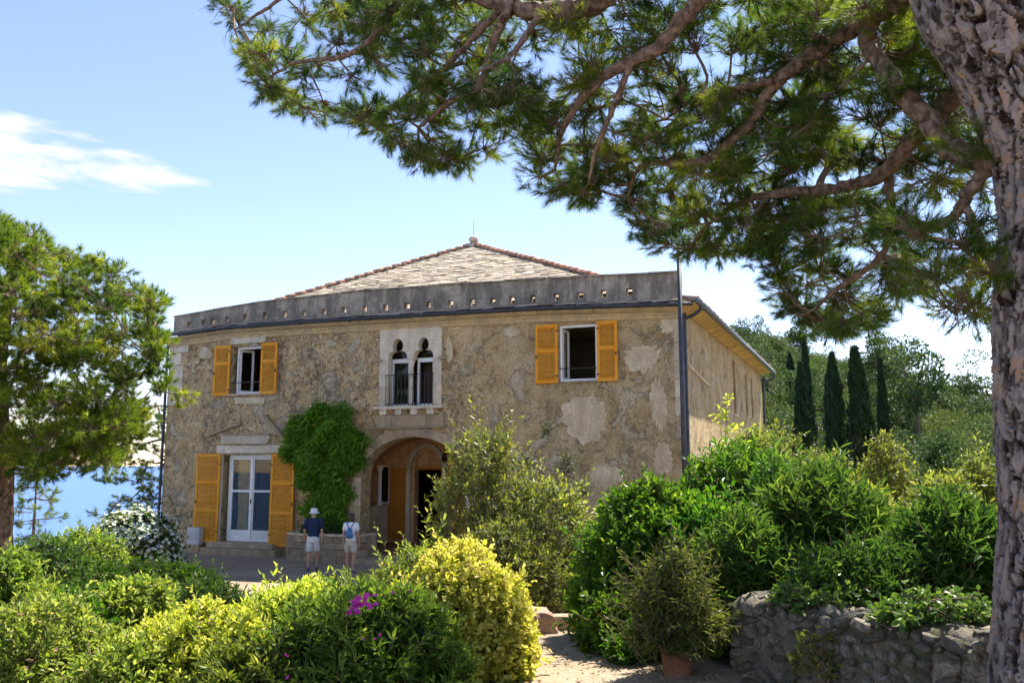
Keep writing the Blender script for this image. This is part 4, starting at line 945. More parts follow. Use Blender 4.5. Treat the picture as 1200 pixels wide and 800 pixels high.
# ------------------------------------------------------------------ plants
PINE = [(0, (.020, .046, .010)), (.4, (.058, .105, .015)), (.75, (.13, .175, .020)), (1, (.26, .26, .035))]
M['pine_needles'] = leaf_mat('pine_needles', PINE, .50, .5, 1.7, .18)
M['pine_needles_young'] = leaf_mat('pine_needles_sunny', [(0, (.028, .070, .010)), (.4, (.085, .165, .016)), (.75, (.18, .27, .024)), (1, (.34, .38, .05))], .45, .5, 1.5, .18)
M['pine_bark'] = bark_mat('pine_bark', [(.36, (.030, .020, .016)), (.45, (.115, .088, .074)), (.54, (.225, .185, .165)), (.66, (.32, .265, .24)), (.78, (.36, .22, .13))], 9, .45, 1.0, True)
M['limb_bark'] = bark_mat('limb_bark', [(.3, (.07, .044, .030)), (.48, (.165, .110, .077)), (.62, (.26, .175, .125)), (.8, (.36, .25, .18))], 12, .6, 1.0, True)
M['twig'] = bark_mat('twig_bark', [(.1, (.09, .06, .04)), (.5, (.17, .12, .08)), (.9, (.24, .17, .11))], 20, .6, .3)
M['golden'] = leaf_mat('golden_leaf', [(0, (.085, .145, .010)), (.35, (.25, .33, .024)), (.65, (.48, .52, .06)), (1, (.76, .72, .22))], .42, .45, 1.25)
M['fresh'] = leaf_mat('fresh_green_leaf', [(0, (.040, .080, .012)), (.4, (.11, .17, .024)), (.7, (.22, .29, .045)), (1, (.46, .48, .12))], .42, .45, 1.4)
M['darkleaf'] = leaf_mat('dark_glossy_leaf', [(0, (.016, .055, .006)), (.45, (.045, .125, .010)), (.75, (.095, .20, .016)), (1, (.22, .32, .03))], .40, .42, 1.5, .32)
M['oleander'] = leaf_mat('oleander_leaf', [(0, (.020, .055, .012)), (.45, (.050, .115, .020)), (.8, (.11, .19, .032)), (1, (.21, .28, .05))], .38, .42, 1.5, .32)
M['olive'] = leaf_mat('grey_green_leaf', [(0, (.05, .080, .022)), (.4, (.125, .165, .038)), (.72, (.25, .29, .05)), (1, (.46, .48, .09))], .38, .45, 1.3)
M['greyleaf'] = leaf_mat('blue_grey_leaf', [(0, (.035, .05, .03)), (.5, (.075, .10, .055)), (1, (.14, .17, .09))], .25, .5, 1.4)
M['vineleaf'] = leaf_mat('vine_leaf', [(0, (.05, .14, .014)), (.45, (.12, .28, .025)), (.8, (.20, .39, .04)), (1, (.30, .48, .07))], .35, .38, 1.6)
M['cypress'] = leaf_mat('cypress_foliage', [(0, (.010, .024, .013)), (.5, (.022, .045, .020)), (1, (.05, .075, .03))], .12, .6, 1.4, .2)
M['hill_a'] = leaf_mat('wood_foliage_a', [(0, (.024, .046, .018)), (.5, (.055, .092, .032)), (1, (.12, .16, .055))], .25, .55, 1.5, .2)
M['hill_b'] = leaf_mat('wood_foliage_b', [(0, (.036, .062, .020)), (.5, (.085, .125, .038)), (1, (.17, .21, .065))], .25, .55, 1.5, .2)
M['white_petal'] = leaf_mat('white_petal', [(0, (.75, .74, .68)), (1, (.85, .84, .8))], .3, .6, 1.0, .2)
M['pink_petal'] = leaf_mat('magenta_petal', [(0, (.45, .03, .33)), (1, (.62, .08, .48))], .35, .6, 1.2, .2)
M['rose_petal'] = leaf_mat('rose_petal', [(0, (.60, .22, .24)), (1, (.72, .38, .36))], .35, .6, 1.2, .2)

def inpoly(x, y, poly):
    c = np.zeros(len(x), bool); j = len(poly) - 1
    for i in range(len(poly)):
        xi, yi = poly[i]; xj, yj = poly[j]
        m = ((yi > y) != (yj > y)) & (x < (xj - xi) * (y - yi) / ((yj - yi) or 1e-9) + xi); c ^= m; j = i
    return c
def tuft_geo(P, A, rng, n=46, L=.12, w=.0042, spread=(.2, 1.25), axial=.10, tint=None):
    """bottle-brush ends: n needles round every axis A ending at P"""
    N = len(P); A = nrm(A); h = np.where(np.abs(A[:, 2:3]) < .9, np.array([[0, 0, 1.0]]), np.array([[1.0, 0, 0]])); a = nrm(np.cross(A, h)); b = np.cross(A, a)
    s = rng.uniform(0, 1, (N, n)); th = rng.uniform(0, 2 * math.pi, (N, n)); ph = spread[0] + (spread[1] - spread[0]) * (1 - s) * rng.uniform(.6, 1.1, (N, n)) 
    rad = np.cos(th)[..., None] * a[:, None] + np.sin(th)[..., None] * b[:, None]
    d = np.cos(ph)[..., None] * A[:, None] + np.sin(ph)[..., None] * rad; d[..., 2] -= .10; d = nrm(d)
    base = P[:, None] - A[:, None] * (axial * (1 - s))[..., None]
    Ln = L * rng.uniform(.7, 1.15, (N, n)); side = nrm(np.cross(d, rng.normal(size=(N, n, 3))))
    V = np.stack([base + side * w * .5, base - side * w * .5, base + d * Ln[..., None]], 2).reshape(-1, 3)
    T = np.arange(N * n * 3).reshape(-1, 3)
    t = (np.repeat(tint, n) if tint is not None else np.full(N * n, .4)) + rng.normal(0, .09, N * n)
    return V, T, np.repeat(np.clip(t, 0, 1), 3)
def grow(roots, root_r, pts, k_r=.009, pw=.5, rmax=.09):
    """join every foliage pad to the nearest wood already there; returns tubes (list of (pts, radii))"""
    nodes = np.array(roots, float); par = [-1] * len(nodes); done = list(range(len(nodes))); pts = np.array(pts); rem = list(range(len(pts)))
    nodes_all = np.vstack([nodes, pts]); nr = len(nodes)
    d = np.linalg.norm(pts[:, None] - nodes[None], axis=2); path = np.zeros(len(pts))
    best = d.argmin(1); bd = d.min(1); parent = -np.ones(len(pts), int); order = []
    alive = np.ones(len(pts), bool)
    while alive.any():
        i = np.where(alive)[0][bd[alive].argmin()]; alive[i] = False; parent[i] = best[i]; order.append(i); path[i] = bd[i]
        dd = np.linalg.norm(pts - pts[i], axis=1) + .10 + .45 * path[i]; u = dd < bd; best[u] = nr + i; bd[u] = dd[u]
    cnt = np.ones(len(pts))
    for i in reversed(order):
        if parent[i] >= nr: cnt[parent[i] - nr] += cnt[i]
    out = []
    rr = np.minimum(rmax, k_r * cnt ** .42)
    for i in order:
        a = nodes_all[parent[i]]; b = pts[i]; r0 = min(root_r[parent[i]], rr[i] * 1.15) if parent[i] < nr else min(rr[parent[i] - nr], rr[i] * 1.25)
        L = np.linalg.norm(b - a); m = (a + b) / 2 + RNG.normal(0, .07 * L, 3) - np.array([0, 0, .06 * L])
        out.append((spline([a, m, b], 3), np.linspace(r0, rr[i] * .8, 7)))
    return out
def pine(name, label, limbs, clusters, rng, mats, trunk=None, tufts=(14, 20), pad=(.28, .17), L=.12, n=44, w=.0042, k_r=.009, loc=(0, 0, 0), group=None, updir=.35, rmax=.09, tintc=.42, bare=5):
    root = empty(name, loc); tag(root, label, 'tree', group); loc = np.array(loc)
    samples = []; sr = []
    for k, (P, r) in enumerate(limbs):
        P = spline(P, 10); m = len(P); r = np.interp(np.linspace(0, 1, m), np.linspace(0, 1, len(r)), r) * .84 * (1 + .10 * np.sin(np.arange(m) * 1.1 + k) * rng.uniform(.3, 1, m))
        g = MB(); P2 = P + rng.normal(0, .012, P.shape) * (r[:, None] / .1).clip(.3, 1.2); sd = 14 if r.max() > .06 else 8
        V, Q, T = tube_geo(P2 - loc, r, sd); rough = 1 + rng.normal(0, .075, len(V)); cen = np.repeat(P2 - loc, sd, 0); V = cen + (V - cen) * rough[:, None]
        g.add(V, T, Q, rng.uniform(.2, .8, len(V))); g.build('limb', mats[1], root, True, fix=False); samples.append(P); sr.append(r)
    if trunk is not None: samples.append(trunk[0]); sr.append(trunk[1])
    samples = np.vstack(samples); sr = np.concatenate(sr)
    tubes = grow(samples, sr, clusters, k_r, rmax=rmax)
    br = MB()
    for P, r in tubes: br.tube(P - loc, r, 6, rng.uniform(.2, .8), caps=False)
    TP, TA, TT, S0 = [], [], [], []
    for (P, r) in tubes:
        c = P[-1]; out = nrm(P[-1] - P[0]); k = rng.integers(*tufts); ct = rng.normal(tintc, .20)
        off = rng.normal(size=(k, 3)); off = nrm(off) * (rng.uniform(.25, 1, (k, 1)) ** .6) * np.array([pad[0], pad[0], pad[1]]); pos = c + off + out * .06
        ax = nrm(off * 1.6 / pad[0] + out * .6 + np.array([0, 0, updir]) + rng.normal(0, .35, (k, 3)))
        TP.append(pos); TA.append(ax); TT.append(np.full(k, ct) + rng.normal(0, .12, k)); S0.append(np.repeat(P[4:5], k, 0) * .5 + c * .5)
    TP = np.vstack(TP); TA = np.vstack(TA); TT = np.concatenate(TT); S0 = np.vstack(S0)
    mid = (S0 + TP) / 2 - TA * .02 + rng.normal(0, .02, TP.shape)
    V, Q = sticks(S0 - loc, mid - loc, .006, .0045, 4); br.add(V, None, Q, .4); V, Q = sticks(mid - loc, TP - loc, .0045, .003, 4); br.add(V, None, Q, .5)
    nb = len(tubes) * bare                        # dead, needle-less twigs below the pads
    if nb:
        k = rng.integers(0, len(tubes), nb); b0 = np.array([tubes[i][0][rng.integers(2, 7)] for i in k]); dr_ = nrm(rng.normal(size=(nb, 3)) * [1, 1, .5] + [0, 0, -.45]); ln = rng.uniform(.10, .30, (nb, 1)); b1 = b0 + dr_ * ln * .6; b2 = b1 + nrm(dr_ + rng.normal(0, .5, (nb, 3))) * ln * .6; b3 = b1 + nrm(dr_ + rng.normal(0, .7, (nb, 3))) * ln * .5
        for a_, c_, q0, q1 in ((b0, b1, .004, .003), (b1, b2, .003, .0015), (b1, b3, .0028, .0015)): V, Q = sticks(a_ - loc, c_ - loc, q0, q1, 3); br.add(V, None, Q, .45)
    br.build('branches', mats[2], root, True, fix=False)
    V, T, tt = tuft_geo(TP - loc, TA, rng, n, L, w, tint=TT)
    link('crown', np_mesh('crown', V, T, None, mats[0], tt), root)
    return root

# the great pine on the right: limbs traced through the air above the garden
rg = np.random.default_rng(21)
def PX(l, r): return ([at(*q) for q in l], r)
LIMBS = [
 PX([(1120, -130, 5.8), (1000, -150, 6.2), (860, -110, 6.6), (760, -45, 6.9), (700, 2, 7.1), (640, 13, 7.2), (590, 6, 7.4), (540, -12, 7.6), (470, -40, 7.9), (380, -60, 8.3)], [.20, .17, .14, .125, .115, .10, .085, .07, .05, .03]),
 PX([(600, 10, 7.3), (588, 25, 7.4), (577, 55, 7.5), (560, 100, 7.6), (524, 122, 7.8), (490, 150, 8.0)], [.06, .05, .045, .04, .032, .018]),
 PX([(585, 12, 7.4), (545, 55, 7.7), (515, 85, 7.9), (490, 100, 8.1), (455, 130, 8.3)], [.045, .035, .03, .024, .014]),
 PX([(500, -30, 7.8), (462, 8, 8.0), (436, 45, 8.2), (410, 64, 8.3), (380, 70, 8.5), (345, 74, 8.7), (310, 95, 8.9)], [.05, .045, .04, .034, .03, .024, .012]),
 PX([(420, -48, 8.1), (360, -20, 8.5), (310, 12, 8.9), (275, 35, 9.2)], [.035, .03, .022, .012]),
 PX([(645, 12, 7.2), (628, 25, 7.2), (612, 48, 7.1), (595, 68, 7.0), (560, 85, 6.9)], [.05, .04, .034, .028, .014]),
 PX([(960, -140, 6.3), (870, -50, 6.6), (818, 0, 6.8), (772, 53, 7.0), (700, 96, 7.3), (660, 150, 7.6), (650, 200, 7.8)], [.12, .10, .085, .07, .055, .035, .018]),
 PX([(740, 70, 7.1), (722, 120, 7.2), (700, 170, 7.4), (690, 215, 7.6)], [.04, .034, .026, .014]),
 PX([(1105, -40, 5.9), (1049, 0, 6.3), (1001, 28, 6.7), (955, 62, 7.0), (915, 91, 7.2), (893, 120, 7.4), (877, 146, 7.5), (824, 188, 7.8), (754, 194, 8.1), (735, 230, 8.3)], [.13, .12, .105, .085, .07, .06, .055, .045, .03, .015]),
 PX([(905, 95, 7.2), (860, 105, 7.4), (820, 112, 7.6), (780, 140, 7.9)], [.04, .034, .026, .014]),
 PX([(1166, 190, 5.75), (1140, 186, 5.9), (1119, 177, 6.0), (1076, 129, 6.2), (1033, 75, 6.45), (1017, 43, 6.6), (1030, -5, 6.8), (1010, -70, 7.1)], [.10, .095, .09, .088, .085, .08, .07, .05]),
 PX([(1185, 75, 6.0), (1130, 102, 6.4), (1076, 156, 6.9), (1033, 204, 7.2), (980, 220, 7.5), (915, 226, 7.8), (872, 236, 8.1), (830, 262, 8.4)], [.12, .105, .09, .075, .06, .05, .035, .018]),
 PX([(1040, 198, 7.2), (1044, 242, 7.3), (1040, 275, 7.4), (1030, 303, 7.5), (980, 340, 7.8), (950, 365, 8.0)], [.05, .045, .04, .036, .026, .014]),
 PX([(1160, 195, 5.8), (1135, 225, 5.9), (1128, 240, 5.95), (1098, 266, 6.1), (1050, 253, 6.4), (1010, 262, 6.7)], [.06, .052, .048, .038, .028, .014]),
 PX([(1130, 238, 5.95), (1140, 262, 5.9), (1150, 290, 5.9), (1135, 330, 6.1), (1120, 365, 6.3)], [.04, .034, .03, .022, .012]),
 PX([(1190, -90, 5.9), (1090, -260, 6.2), (960, -380, 6.6), (820, -440, 7.1)], [.17, .14, .10, .05]),
 PX([(1230, -60, 5.6), (1330, -220, 5.4), (1420, -330, 5.2)], [.17, .12, .05]),
]
OUT = [(238, -5), (262, 20), (285, 62), (300, 100), (322, 132), (350, 152), (395, 148), (425, 165), (455, 178), (492, 205), (545, 212), (575, 195), (592, 165), (605, 135), (618, 145), (628, 200), (640, 236), (690, 248), (738, 242), (748, 275), (768, 305), (828, 318), (868, 312), (888, 300), (905, 335), (925, 365), (938, 395), (985, 405), (1025, 390), (1050, 360), (1075, 345), (1100, 368), (1135, 395), (1160, 385), (1165, -5)]
GAPS = [[(425, 85), (470, 65), (500, 72), (480, 110), (445, 125)], [(525, 60), (552, 55), (545, 95), (512, 110)], [(1082, 215), (1120, 215), (1122, 252), (1088, 255)], [(556, 130), (600, 100), (612, 140), (585, 190), (566, 175)], [(1085, 290), (1115, 275), (1120, 330), (1095, 345)], [(720, 110), (745, 90), (760, 130), (735, 150)], [(255, 10), (300, 0), (290, 40), (275, 50)]]
lim_px = []
for P, r in LIMBS:
    for q in spline(P, 7):
        d = q - np.array([0, 0, CAM_Z]); f_ = d[1] * cp + d[2] * sp; lim_px.append((600 + FPX * d[0] / f_, 400 - FPX * (-d[1] * sp + d[2] * cp) / f_, q[1]))
lim_px = np.array(lim_px)
cl_ = []
def try_add(x, y, mind, spread=.55):
    k = np.hypot(lim_px[:, 0] - x, lim_px[:, 1] - y); j = k.argmin()
    D = lim_px[j, 2] + .6 + rg.normal(0, spread) + .0015 * k[j] * rg.uniform(-1, 1.5)
    q = at(x, y, max(D, 5.3))
    if cl_ and np.min(np.linalg.norm(np.array(cl_) - q, axis=1)) < mind: return
    cl_.append(q)
while len(cl_) < 400:
    x, y = rg.uniform(235, 1165), rg.uniform(-5, 410); yy = y + 14; 
    if not inpoly(np.array([x]), np.array([yy]), OUT)[0]: continue
    if any(inpoly(np.array([x]), np.array([y]), gp)[0] for gp in GAPS): continue
    if x > 1055 and y > 190 and rg.random() < .6: continue
    try_add(x, y, .19)
for k in range(0, len(OUT) - 1):                      # a fringe of pads along the lower outline
    (xa, ya), (xb, yb_) = OUT[k], OUT[k + 1]; m = int(math.hypot(xb - xa, yb_ - ya) / 26) + 1
    for j in range(m):
        f = (j + rg.uniform(.1, .9)) / m; x, y = xa + (xb - xa) * f, ya + (yb_ - ya) * f - 24
        if y > -20 and x < 1140 and not (x > 1070 and rg.random() < .5): try_add(x + rg.normal(0, 4), y, .16, .35)
for k in range(95): try_add(rg.uniform(260, 1300), rg.uniform(-330, -10), .3)
# trunk with deep plates of bark
TR = [(l + 5 + r * 182, y, D, r) for (l, y, r, D) in [(1155, 900, .39, 5.62), (1163, 800, .35, 5.62), (1169, 700, .33, 5.62), (1171, 600, .32, 5.62), (1166, 500, .31, 5.62), (1163, 410, .305, 5.62), (1164, 330, .305, 5.62), (1170, 270, .305, 5.62), (1166, 205, .315, 5.62), (1150, 150, .33, 5.62), (1128, 100, .345, 5.62), (1095, 40, .37, 5.64), (1070, 0, .385, 5.66), (1050, -80, .39, 5.7), (1060, -200, .32, 5.8), (1080, -330, .24, 5.9), (1095, -430, .14, 6.0), (1105, -520, .04, 6.1)]]
tp = spline([at(x, y, D) for x, y, D, r in TR], 56); trr = np.interp(np.linspace(0, 1, len(tp)), np.linspace(0, 1, len(TR)), [q[3] for q in TR])
gz_ = float(ground_z(tp[0][0], tp[0][1]))
big = pine('pine_tree', 'great pine with plated bark on the right, its needled limbs hanging across the sky', LIMBS, cl_, rg, (M['pine_needles'], M['limb_bark'], M['twig']), trunk=(tp[::12], trr[::12]), tufts=(18, 27), L=.108, n=58, w=.0040, loc=(float(tp[0][0]), float(tp[0][1]), gz_))
SD = 220; Tn, Nn, Bn = frames(tp); arc_l = np.concatenate([[0], np.cumsum(np.linalg.norm(np.diff(tp, axis=0), axis=1))])
th = np.arange(SD) / SD; U_ = np.broadcast_to(th[None], (len(tp), SD)).copy(); Z_ = np.broadcast_to(arc_l[:, None], (len(tp), SD)).copy()
rb = np.random.default_rng(4)
def vor(u, z, nu, hz_, seed, warp):
    """distance to the crack between bark plates and the plate's own number; u wraps"""
    r2 = np.random.default_rng(seed); tau = 2 * math.pi; a = u * nu + warp * (.5 * np.sin(z * 3.1 + np.sin(u * tau * 3) * 1.2) + .22 * np.sin(z * 11.3 + 2 * np.sin(u * tau * 7)) + .12 * np.sin(z * 31 + 2 * np.sin(u * tau * 19)) + .07 * np.sin(z * 77 + u * tau * 11)); b = z / hz_ + warp * (.5 * np.sin(u * tau * 5 + z * 1.7) + .2 * np.sin(u * tau * 13 + z * 6) + .1 * np.sin(u * tau * 31 + z * 17))
    ia, ib = np.floor(a).astype(int), np.floor(b).astype(int); tab = r2.random((nu, 400, 3))
    f1 = np.full(u.shape, 9.0); f2 = np.full(u.shape, 9.0); idn = np.zeros(u.shape)
    for da in (-1, 0, 1):
        for db in (-1, 0, 1):
            ca, cb = ia + da, ib + db; t_ = tab[ca % nu, np.clip(cb + 5, 0, 399)]; d = np.hypot(a - ca - t_[..., 0], b - cb - t_[..., 1]); n1 = d < f1
            f2 = np.where(n1, f1, np.minimum(f2, d)); idn = np.where(n1, t_[..., 2], idn); f1 = np.where(n1, d, f1)
    return f2 - f1, idn
e1, id1 = vor(U_, Z_, 15, .42, 1, .9); e2, id2 = vor(U_, Z_, 36, .09, 2, .8)
tau = 2 * math.pi
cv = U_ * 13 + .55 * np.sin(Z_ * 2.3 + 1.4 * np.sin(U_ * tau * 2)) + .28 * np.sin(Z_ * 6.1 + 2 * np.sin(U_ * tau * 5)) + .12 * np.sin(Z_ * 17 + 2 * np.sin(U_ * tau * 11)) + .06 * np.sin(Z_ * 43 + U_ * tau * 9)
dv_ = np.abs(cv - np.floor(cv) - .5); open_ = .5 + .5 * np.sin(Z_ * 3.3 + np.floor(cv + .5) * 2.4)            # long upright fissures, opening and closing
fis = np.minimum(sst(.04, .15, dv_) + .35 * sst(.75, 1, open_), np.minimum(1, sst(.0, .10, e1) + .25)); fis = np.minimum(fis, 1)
fb_ = .5 * np.sin(Z_ * 61 + 3 * np.sin(U_ * tau * 23)) * np.sin(U_ * tau * 47 + 2 * np.sin(Z_ * 37)) + .5 * np.sin(Z_ * 113 + 2 * np.sin(U_ * tau * 41)) * np.sin(U_ * tau * 71 + Z_ * 9)
relief = fis * .085 + sst(0, .08, e2) * .006 * fis + (id1 - .5) * .014 + (id2 - .5) * .018 * fis + fb_ * .0035
lowf = .012 * np.sin(U_ * 2 * math.pi * 3 + Z_ * .8)
Rr = trr[:, None] - .088 + relief + lowf
ang_ = U_ * 2 * math.pi
V = tp[:, None] + Rr[..., None] * (np.cos(ang_)[..., None] * Nn[:, None] + np.sin(ang_)[..., None] * Bn[:, None]) - np.array(big.location)
i = np.arange(len(tp) - 1)[:, None]; k = np.arange(SD)[None]; k2 = (k + 1) % SD
Q = np.stack([i * SD + k, i * SD + k2, (i + 1) * SD + k2, (i + 1) * SD + k], -1).reshape(-1, 4)
link('trunk', np_mesh('trunk', V.reshape(-1, 3), None, Q, M['pine_bark'], ((.18 + id2 * .5 + id1 * .32) * (.25 + .75 * fis)).ravel(), True), big)  # tint drops inside the fissures: darker inner bark, with recess shade painted in

# pine by the cliff on the left
rp = np.random.default_rng(33)
def free_pine(name, label, poly, D0, depth, base, top, r0, ncl, mats, pad, L, n, w, lean=None, mind=.5, tufts=(14, 20), group=None, tintc=.5, updir=.6, k_r=.012):
    pts = []; poly = [tuple(q) for q in poly]; xs_ = [q[0] for q in poly]; ys_ = [q[1] for q in poly]; cx = (min(xs_) + max(xs_)) / 2; hw = (max(xs_) - min(xs_)) / 2; t0 = 0
    while len(pts) < ncl and t0 < 60000:
        t0 += 1; x, y = rp.uniform(min(xs_), max(xs_)), rp.uniform(min(ys_), max(ys_))
        if not inpoly(np.array([x]), np.array([y]), poly)[0]: continue
        k = math.sqrt(max(.05, 1 - ((x - cx) / hw) ** 2)); q = at(x, y, D0 + depth * k * rp.uniform(-1.15, .75))
        if pts and np.min(np.linalg.norm(np.array(pts) - q, axis=1)) < mind: continue
        pts.append(q)
    tr = spline([base, *(lean or []), top], 10); rr = np.linspace(r0, r0 * .18, len(tr)); root = pine(name, label, [], pts, rp, mats, (tr[3:], rr[3:]), tufts, pad, L, n, w, k_r, tuple(base), group, updir, rmax=r0 * .3, tintc=tintc)
    g = MB(); V, Q, T = tube_geo(tr - np.array(base), rr, 20); cen = np.repeat(tr - np.array(base), 20, 0); V = cen + (V - cen) * (1 + rp.normal(0, .05, len(V)))[:, None]; g.add(V, T, Q, rp.uniform(.1, .7, len(V))); g.build('trunk', M['limb_bark'], root, True, fix=False)
    return root
def base_at(px_, D_): q = at(px_, 600, D_); return np.array([q[0], q[1], float(ground_z(q[0], q[1])) - .1])
free_pine('pine_tree', 'broad sunlit pine at the left edge in front of the sea',
  [(-230, 330), (-150, 270), (-60, 258), (8, 262), (35, 268), (75, 290), (112, 302), (135, 318), (172, 338), (186, 352), (172, 380), (192, 408), (186, 430), (212, 462), (200, 492), (175, 515), (160, 512), (134, 540), (98, 545), (60, 556), (20, 553), (0, 560), (-80, 560), (-200, 520), (-260, 430)],
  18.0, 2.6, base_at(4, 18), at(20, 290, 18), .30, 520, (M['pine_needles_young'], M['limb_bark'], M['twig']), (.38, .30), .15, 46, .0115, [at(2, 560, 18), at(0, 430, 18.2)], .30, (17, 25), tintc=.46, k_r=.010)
free_pine('pine_tree', 'dark spreading pine low beside the villa wall before the sea', [(95, 545), (110, 500), (150, 470), (200, 470), (240, 500), (240, 600), (200, 594), (165, 598), (120, 610), (104, 604), (135, 588), (150, 566), (105, 560)], 34, 1.2, base_at(215, 34), at(185, 475, 34), .16, 120, (M['pine_needles'], M['limb_bark'], M['twig']), (.38, .16), .17, 26, .014, [at(205, 570, 34)], .36, (12, 16), tintc=.3)
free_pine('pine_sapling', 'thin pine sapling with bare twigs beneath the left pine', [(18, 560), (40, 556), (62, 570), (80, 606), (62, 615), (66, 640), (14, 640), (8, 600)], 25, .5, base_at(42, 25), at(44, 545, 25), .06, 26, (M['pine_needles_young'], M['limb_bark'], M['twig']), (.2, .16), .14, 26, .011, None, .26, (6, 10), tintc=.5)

def shrub(name, label, px_, py_top, D, wpx, mat, L, W, kind='diamond', shoots=700, nl=9, sl=.2, depth=None, up=.6, tip=.35, t0=.2, lump=.24, stems=14, loc=None, size=None, cat='shrub', group=None, seed=None, droop=0.0, shell=.16, ang=(.5, 1.15), flowers=None, base_lift=.0, zmin=-.35, lobes=15, smat='twig', wild=.05, lobe=.42):
    r = np.random.default_rng(seed if seed is not None else int(px_ * 7 + D * 13))
    if loc is None:
        q = at(px_, py_top, D); gz = float(ground_z(q[0], q[1])) + base_lift; h = q[2] - gz; w = wpx / FPX * D; loc = (q[0], q[1], gz)
    else: w, h = size
    d = depth or w * .8
    root = empty(name, tuple(float(v) for v in loc)); tag(root, label, cat, group)
    # several leafy masses leaning on each other, down to the ground
    rm0 = lobe * min(w, h * 1.3, d * 1.4) / 2; nlb = int(np.clip(1.5 * (w * h + d * h + w * d) / (4 * rm0 ** 2), 7, 46)); lr = rm0 * r.uniform(.72, 1.25, nlb)
    fi = np.arange(nlb) + .5; ct = 1 - fi / nlb * 1.02; sn = np.sqrt(np.maximum(0, 1 - ct ** 2)); an = fi * 2.39996 + r.normal(0, .35, nlb)
    env = np.stack([np.maximum(w / 2 - lr, .02), np.maximum(d / 2 - lr, .02), np.maximum(h - lr, .05)], 1)
    kc = np.stack([sn ** .8 * np.cos(an), sn ** .8 * np.sin(an), np.maximum(ct, 0) ** .8], 1) * env * (1 - lump * r.uniform(0, 1, nlb) ** 1.5)[:, None]; kc[0] = [kc[0][0] * .3, kc[0][1] * .3, h - lr[0]]
    kc[:, 2] = np.maximum(kc[:, 2], lr * .35)
    prob = lr ** 2 / (lr ** 2).sum(); li = r.choice(nlb, shoots * 6, p=prob); dirs = nrm(r.normal(size=(shoots * 6, 3)) + [0, 0, .2]); rho = np.clip(1 - np.abs(r.normal(0, shell, shoots * 6)), .2, 1.06)
    Q0 = kc[li] + dirs * (lr[li] * rho)[:, None]
    dd_ = np.linalg.norm(Q0[:, None] - kc[None], axis=2) / lr[None]; dd_[np.arange(len(li)), li] = 9
    keep = (dd_.min(1) > .70) & (Q0[:, 2] > .02); P, dirs = Q0[keep][:shoots], dirs[keep][:shoots]; m = len(P)
    A = nrm(dirs * np.array([1, 1, .7]) + np.array([0, 0, up]) + r.normal(0, .35, (m, 3)))
    S = sl * r.uniform(.55, 1.2, m); wild_ = r.random(m) < wild; S = np.where(wild_, S * r.uniform(1.3, 1.9, m), S); P = P + A * np.where(wild_, S * .5, 0)[:, None]
    tips = P + A * (S * .35)[:, None]; bases = P - A * (S * .65)[:, None]
    hh = np.where(np.abs(A[:, 2:3]) < .9, np.array([[0, 0, 1.0]]), np.array([[1.0, 0, 0]])); a = nrm(np.cross(A, hh)); b = np.cross(A, a)
    s = (np.arange(nl)[None] + r.uniform(0, .8, (m, nl))) / nl; th = np.arange(nl)[None] * 2.4 + r.uniform(0, 6.28, (m, 1)) + r.normal(0, .3, (m, nl))
    ph = ang[1] + (ang[0] - ang[1]) * s + r.normal(0, .15, (m, nl))
    rdv = np.cos(th)[..., None] * a[:, None] + np.sin(th)[..., None] * b[:, None]
    dv = np.cos(ph)[..., None] * A[:, None] + np.sin(ph)[..., None] * rdv; dv[..., 2] -= droop
    nv = np.cross(np.cross(dv, A[:, None]), dv) + r.normal(0, .25, (m, nl, 3)); nv = np.where(nv[..., 2:3] < 0, nv + np.array([0, 0, .4]), nv)
    pos = bases[:, None] + A[:, None] * (s * S[:, None])[..., None]
    sc = r.uniform(.5, 1.25, (m, nl)) * (1 - .35 * s ** 3) * r.uniform(.8, 1.15, (m, 1))
    tint = t0 + r.normal(0, .11, (m, 1)) + tip * s ** 1.5 + r.normal(0, .11, (m, nl))
    V, T, kv = leaves(pos.reshape(-1, 3), dv.reshape(-1, 3), nv.reshape(-1, 3), (L * sc).ravel(), (W * sc).ravel(), kind)
    link('foliage', np_mesh('foliage', V, T, None, mat, np.repeat(np.clip(tint, 0, 1).ravel(), kv)), root)
    st = MB(); V, Q = sticks(bases - A * (S * .25)[:, None], tips, .005, .0025, 3); st.add(V, None, Q, .5)
    pick = r.permutation(m)[:stems * 6]
    for k in range(stems):
        e = P[pick[k]] * .8; c = np.array([r.normal(0, .05 * w), r.normal(0, .05 * d), -.05]); mid = (c + e) / 2 + r.normal(0, .05 * w, 3); mid[2] = max(mid[2], .1 * h)
        st.tube(spline([c, mid, e], 4), np.linspace(.012 + .008 * h, .006, 9), 6, .4)
        for j in range(5):
            q = P[pick[stems + k * 5 + j]] * .95 if stems + k * 5 + j < len(pick) else e
            mm = (mid + q) / 2 + r.normal(0, .04 * w, 3); st.tube(spline([mid, mm, q], 3), np.linspace(.008, .003, 7), 4, .5, caps=False)
    st.build('stems', M[smat], root, True, fix=False)
    if flowers:
        nf, fs, fm, npet = flowers; pk = r.permutation(m)[:nf]; FP = np.repeat(tips[pk], npet, 0); ax = np.repeat(A[pk], npet, 0); tt = np.tile(np.arange(npet) * 2 * math.pi / npet, len(pk)) + np.repeat(r.uniform(0, 6, len(pk)), npet)
        aa = np.repeat(a[pk], npet, 0); bb = np.repeat(b[pk], npet, 0); dd = nrm(np.cos(tt)[:, None] * aa + np.sin(tt)[:, None] * bb + ax * .45)
        V, T, kv = leaves(FP, dd, ax, fs, fs * .8, 'oval'); o = link('blossoms', np_mesh('blossoms', V, T, None, M[fm], np.repeat(r.uniform(0, 1, len(FP)), kv)), root); o['kind'] = 'stuff'
    return root

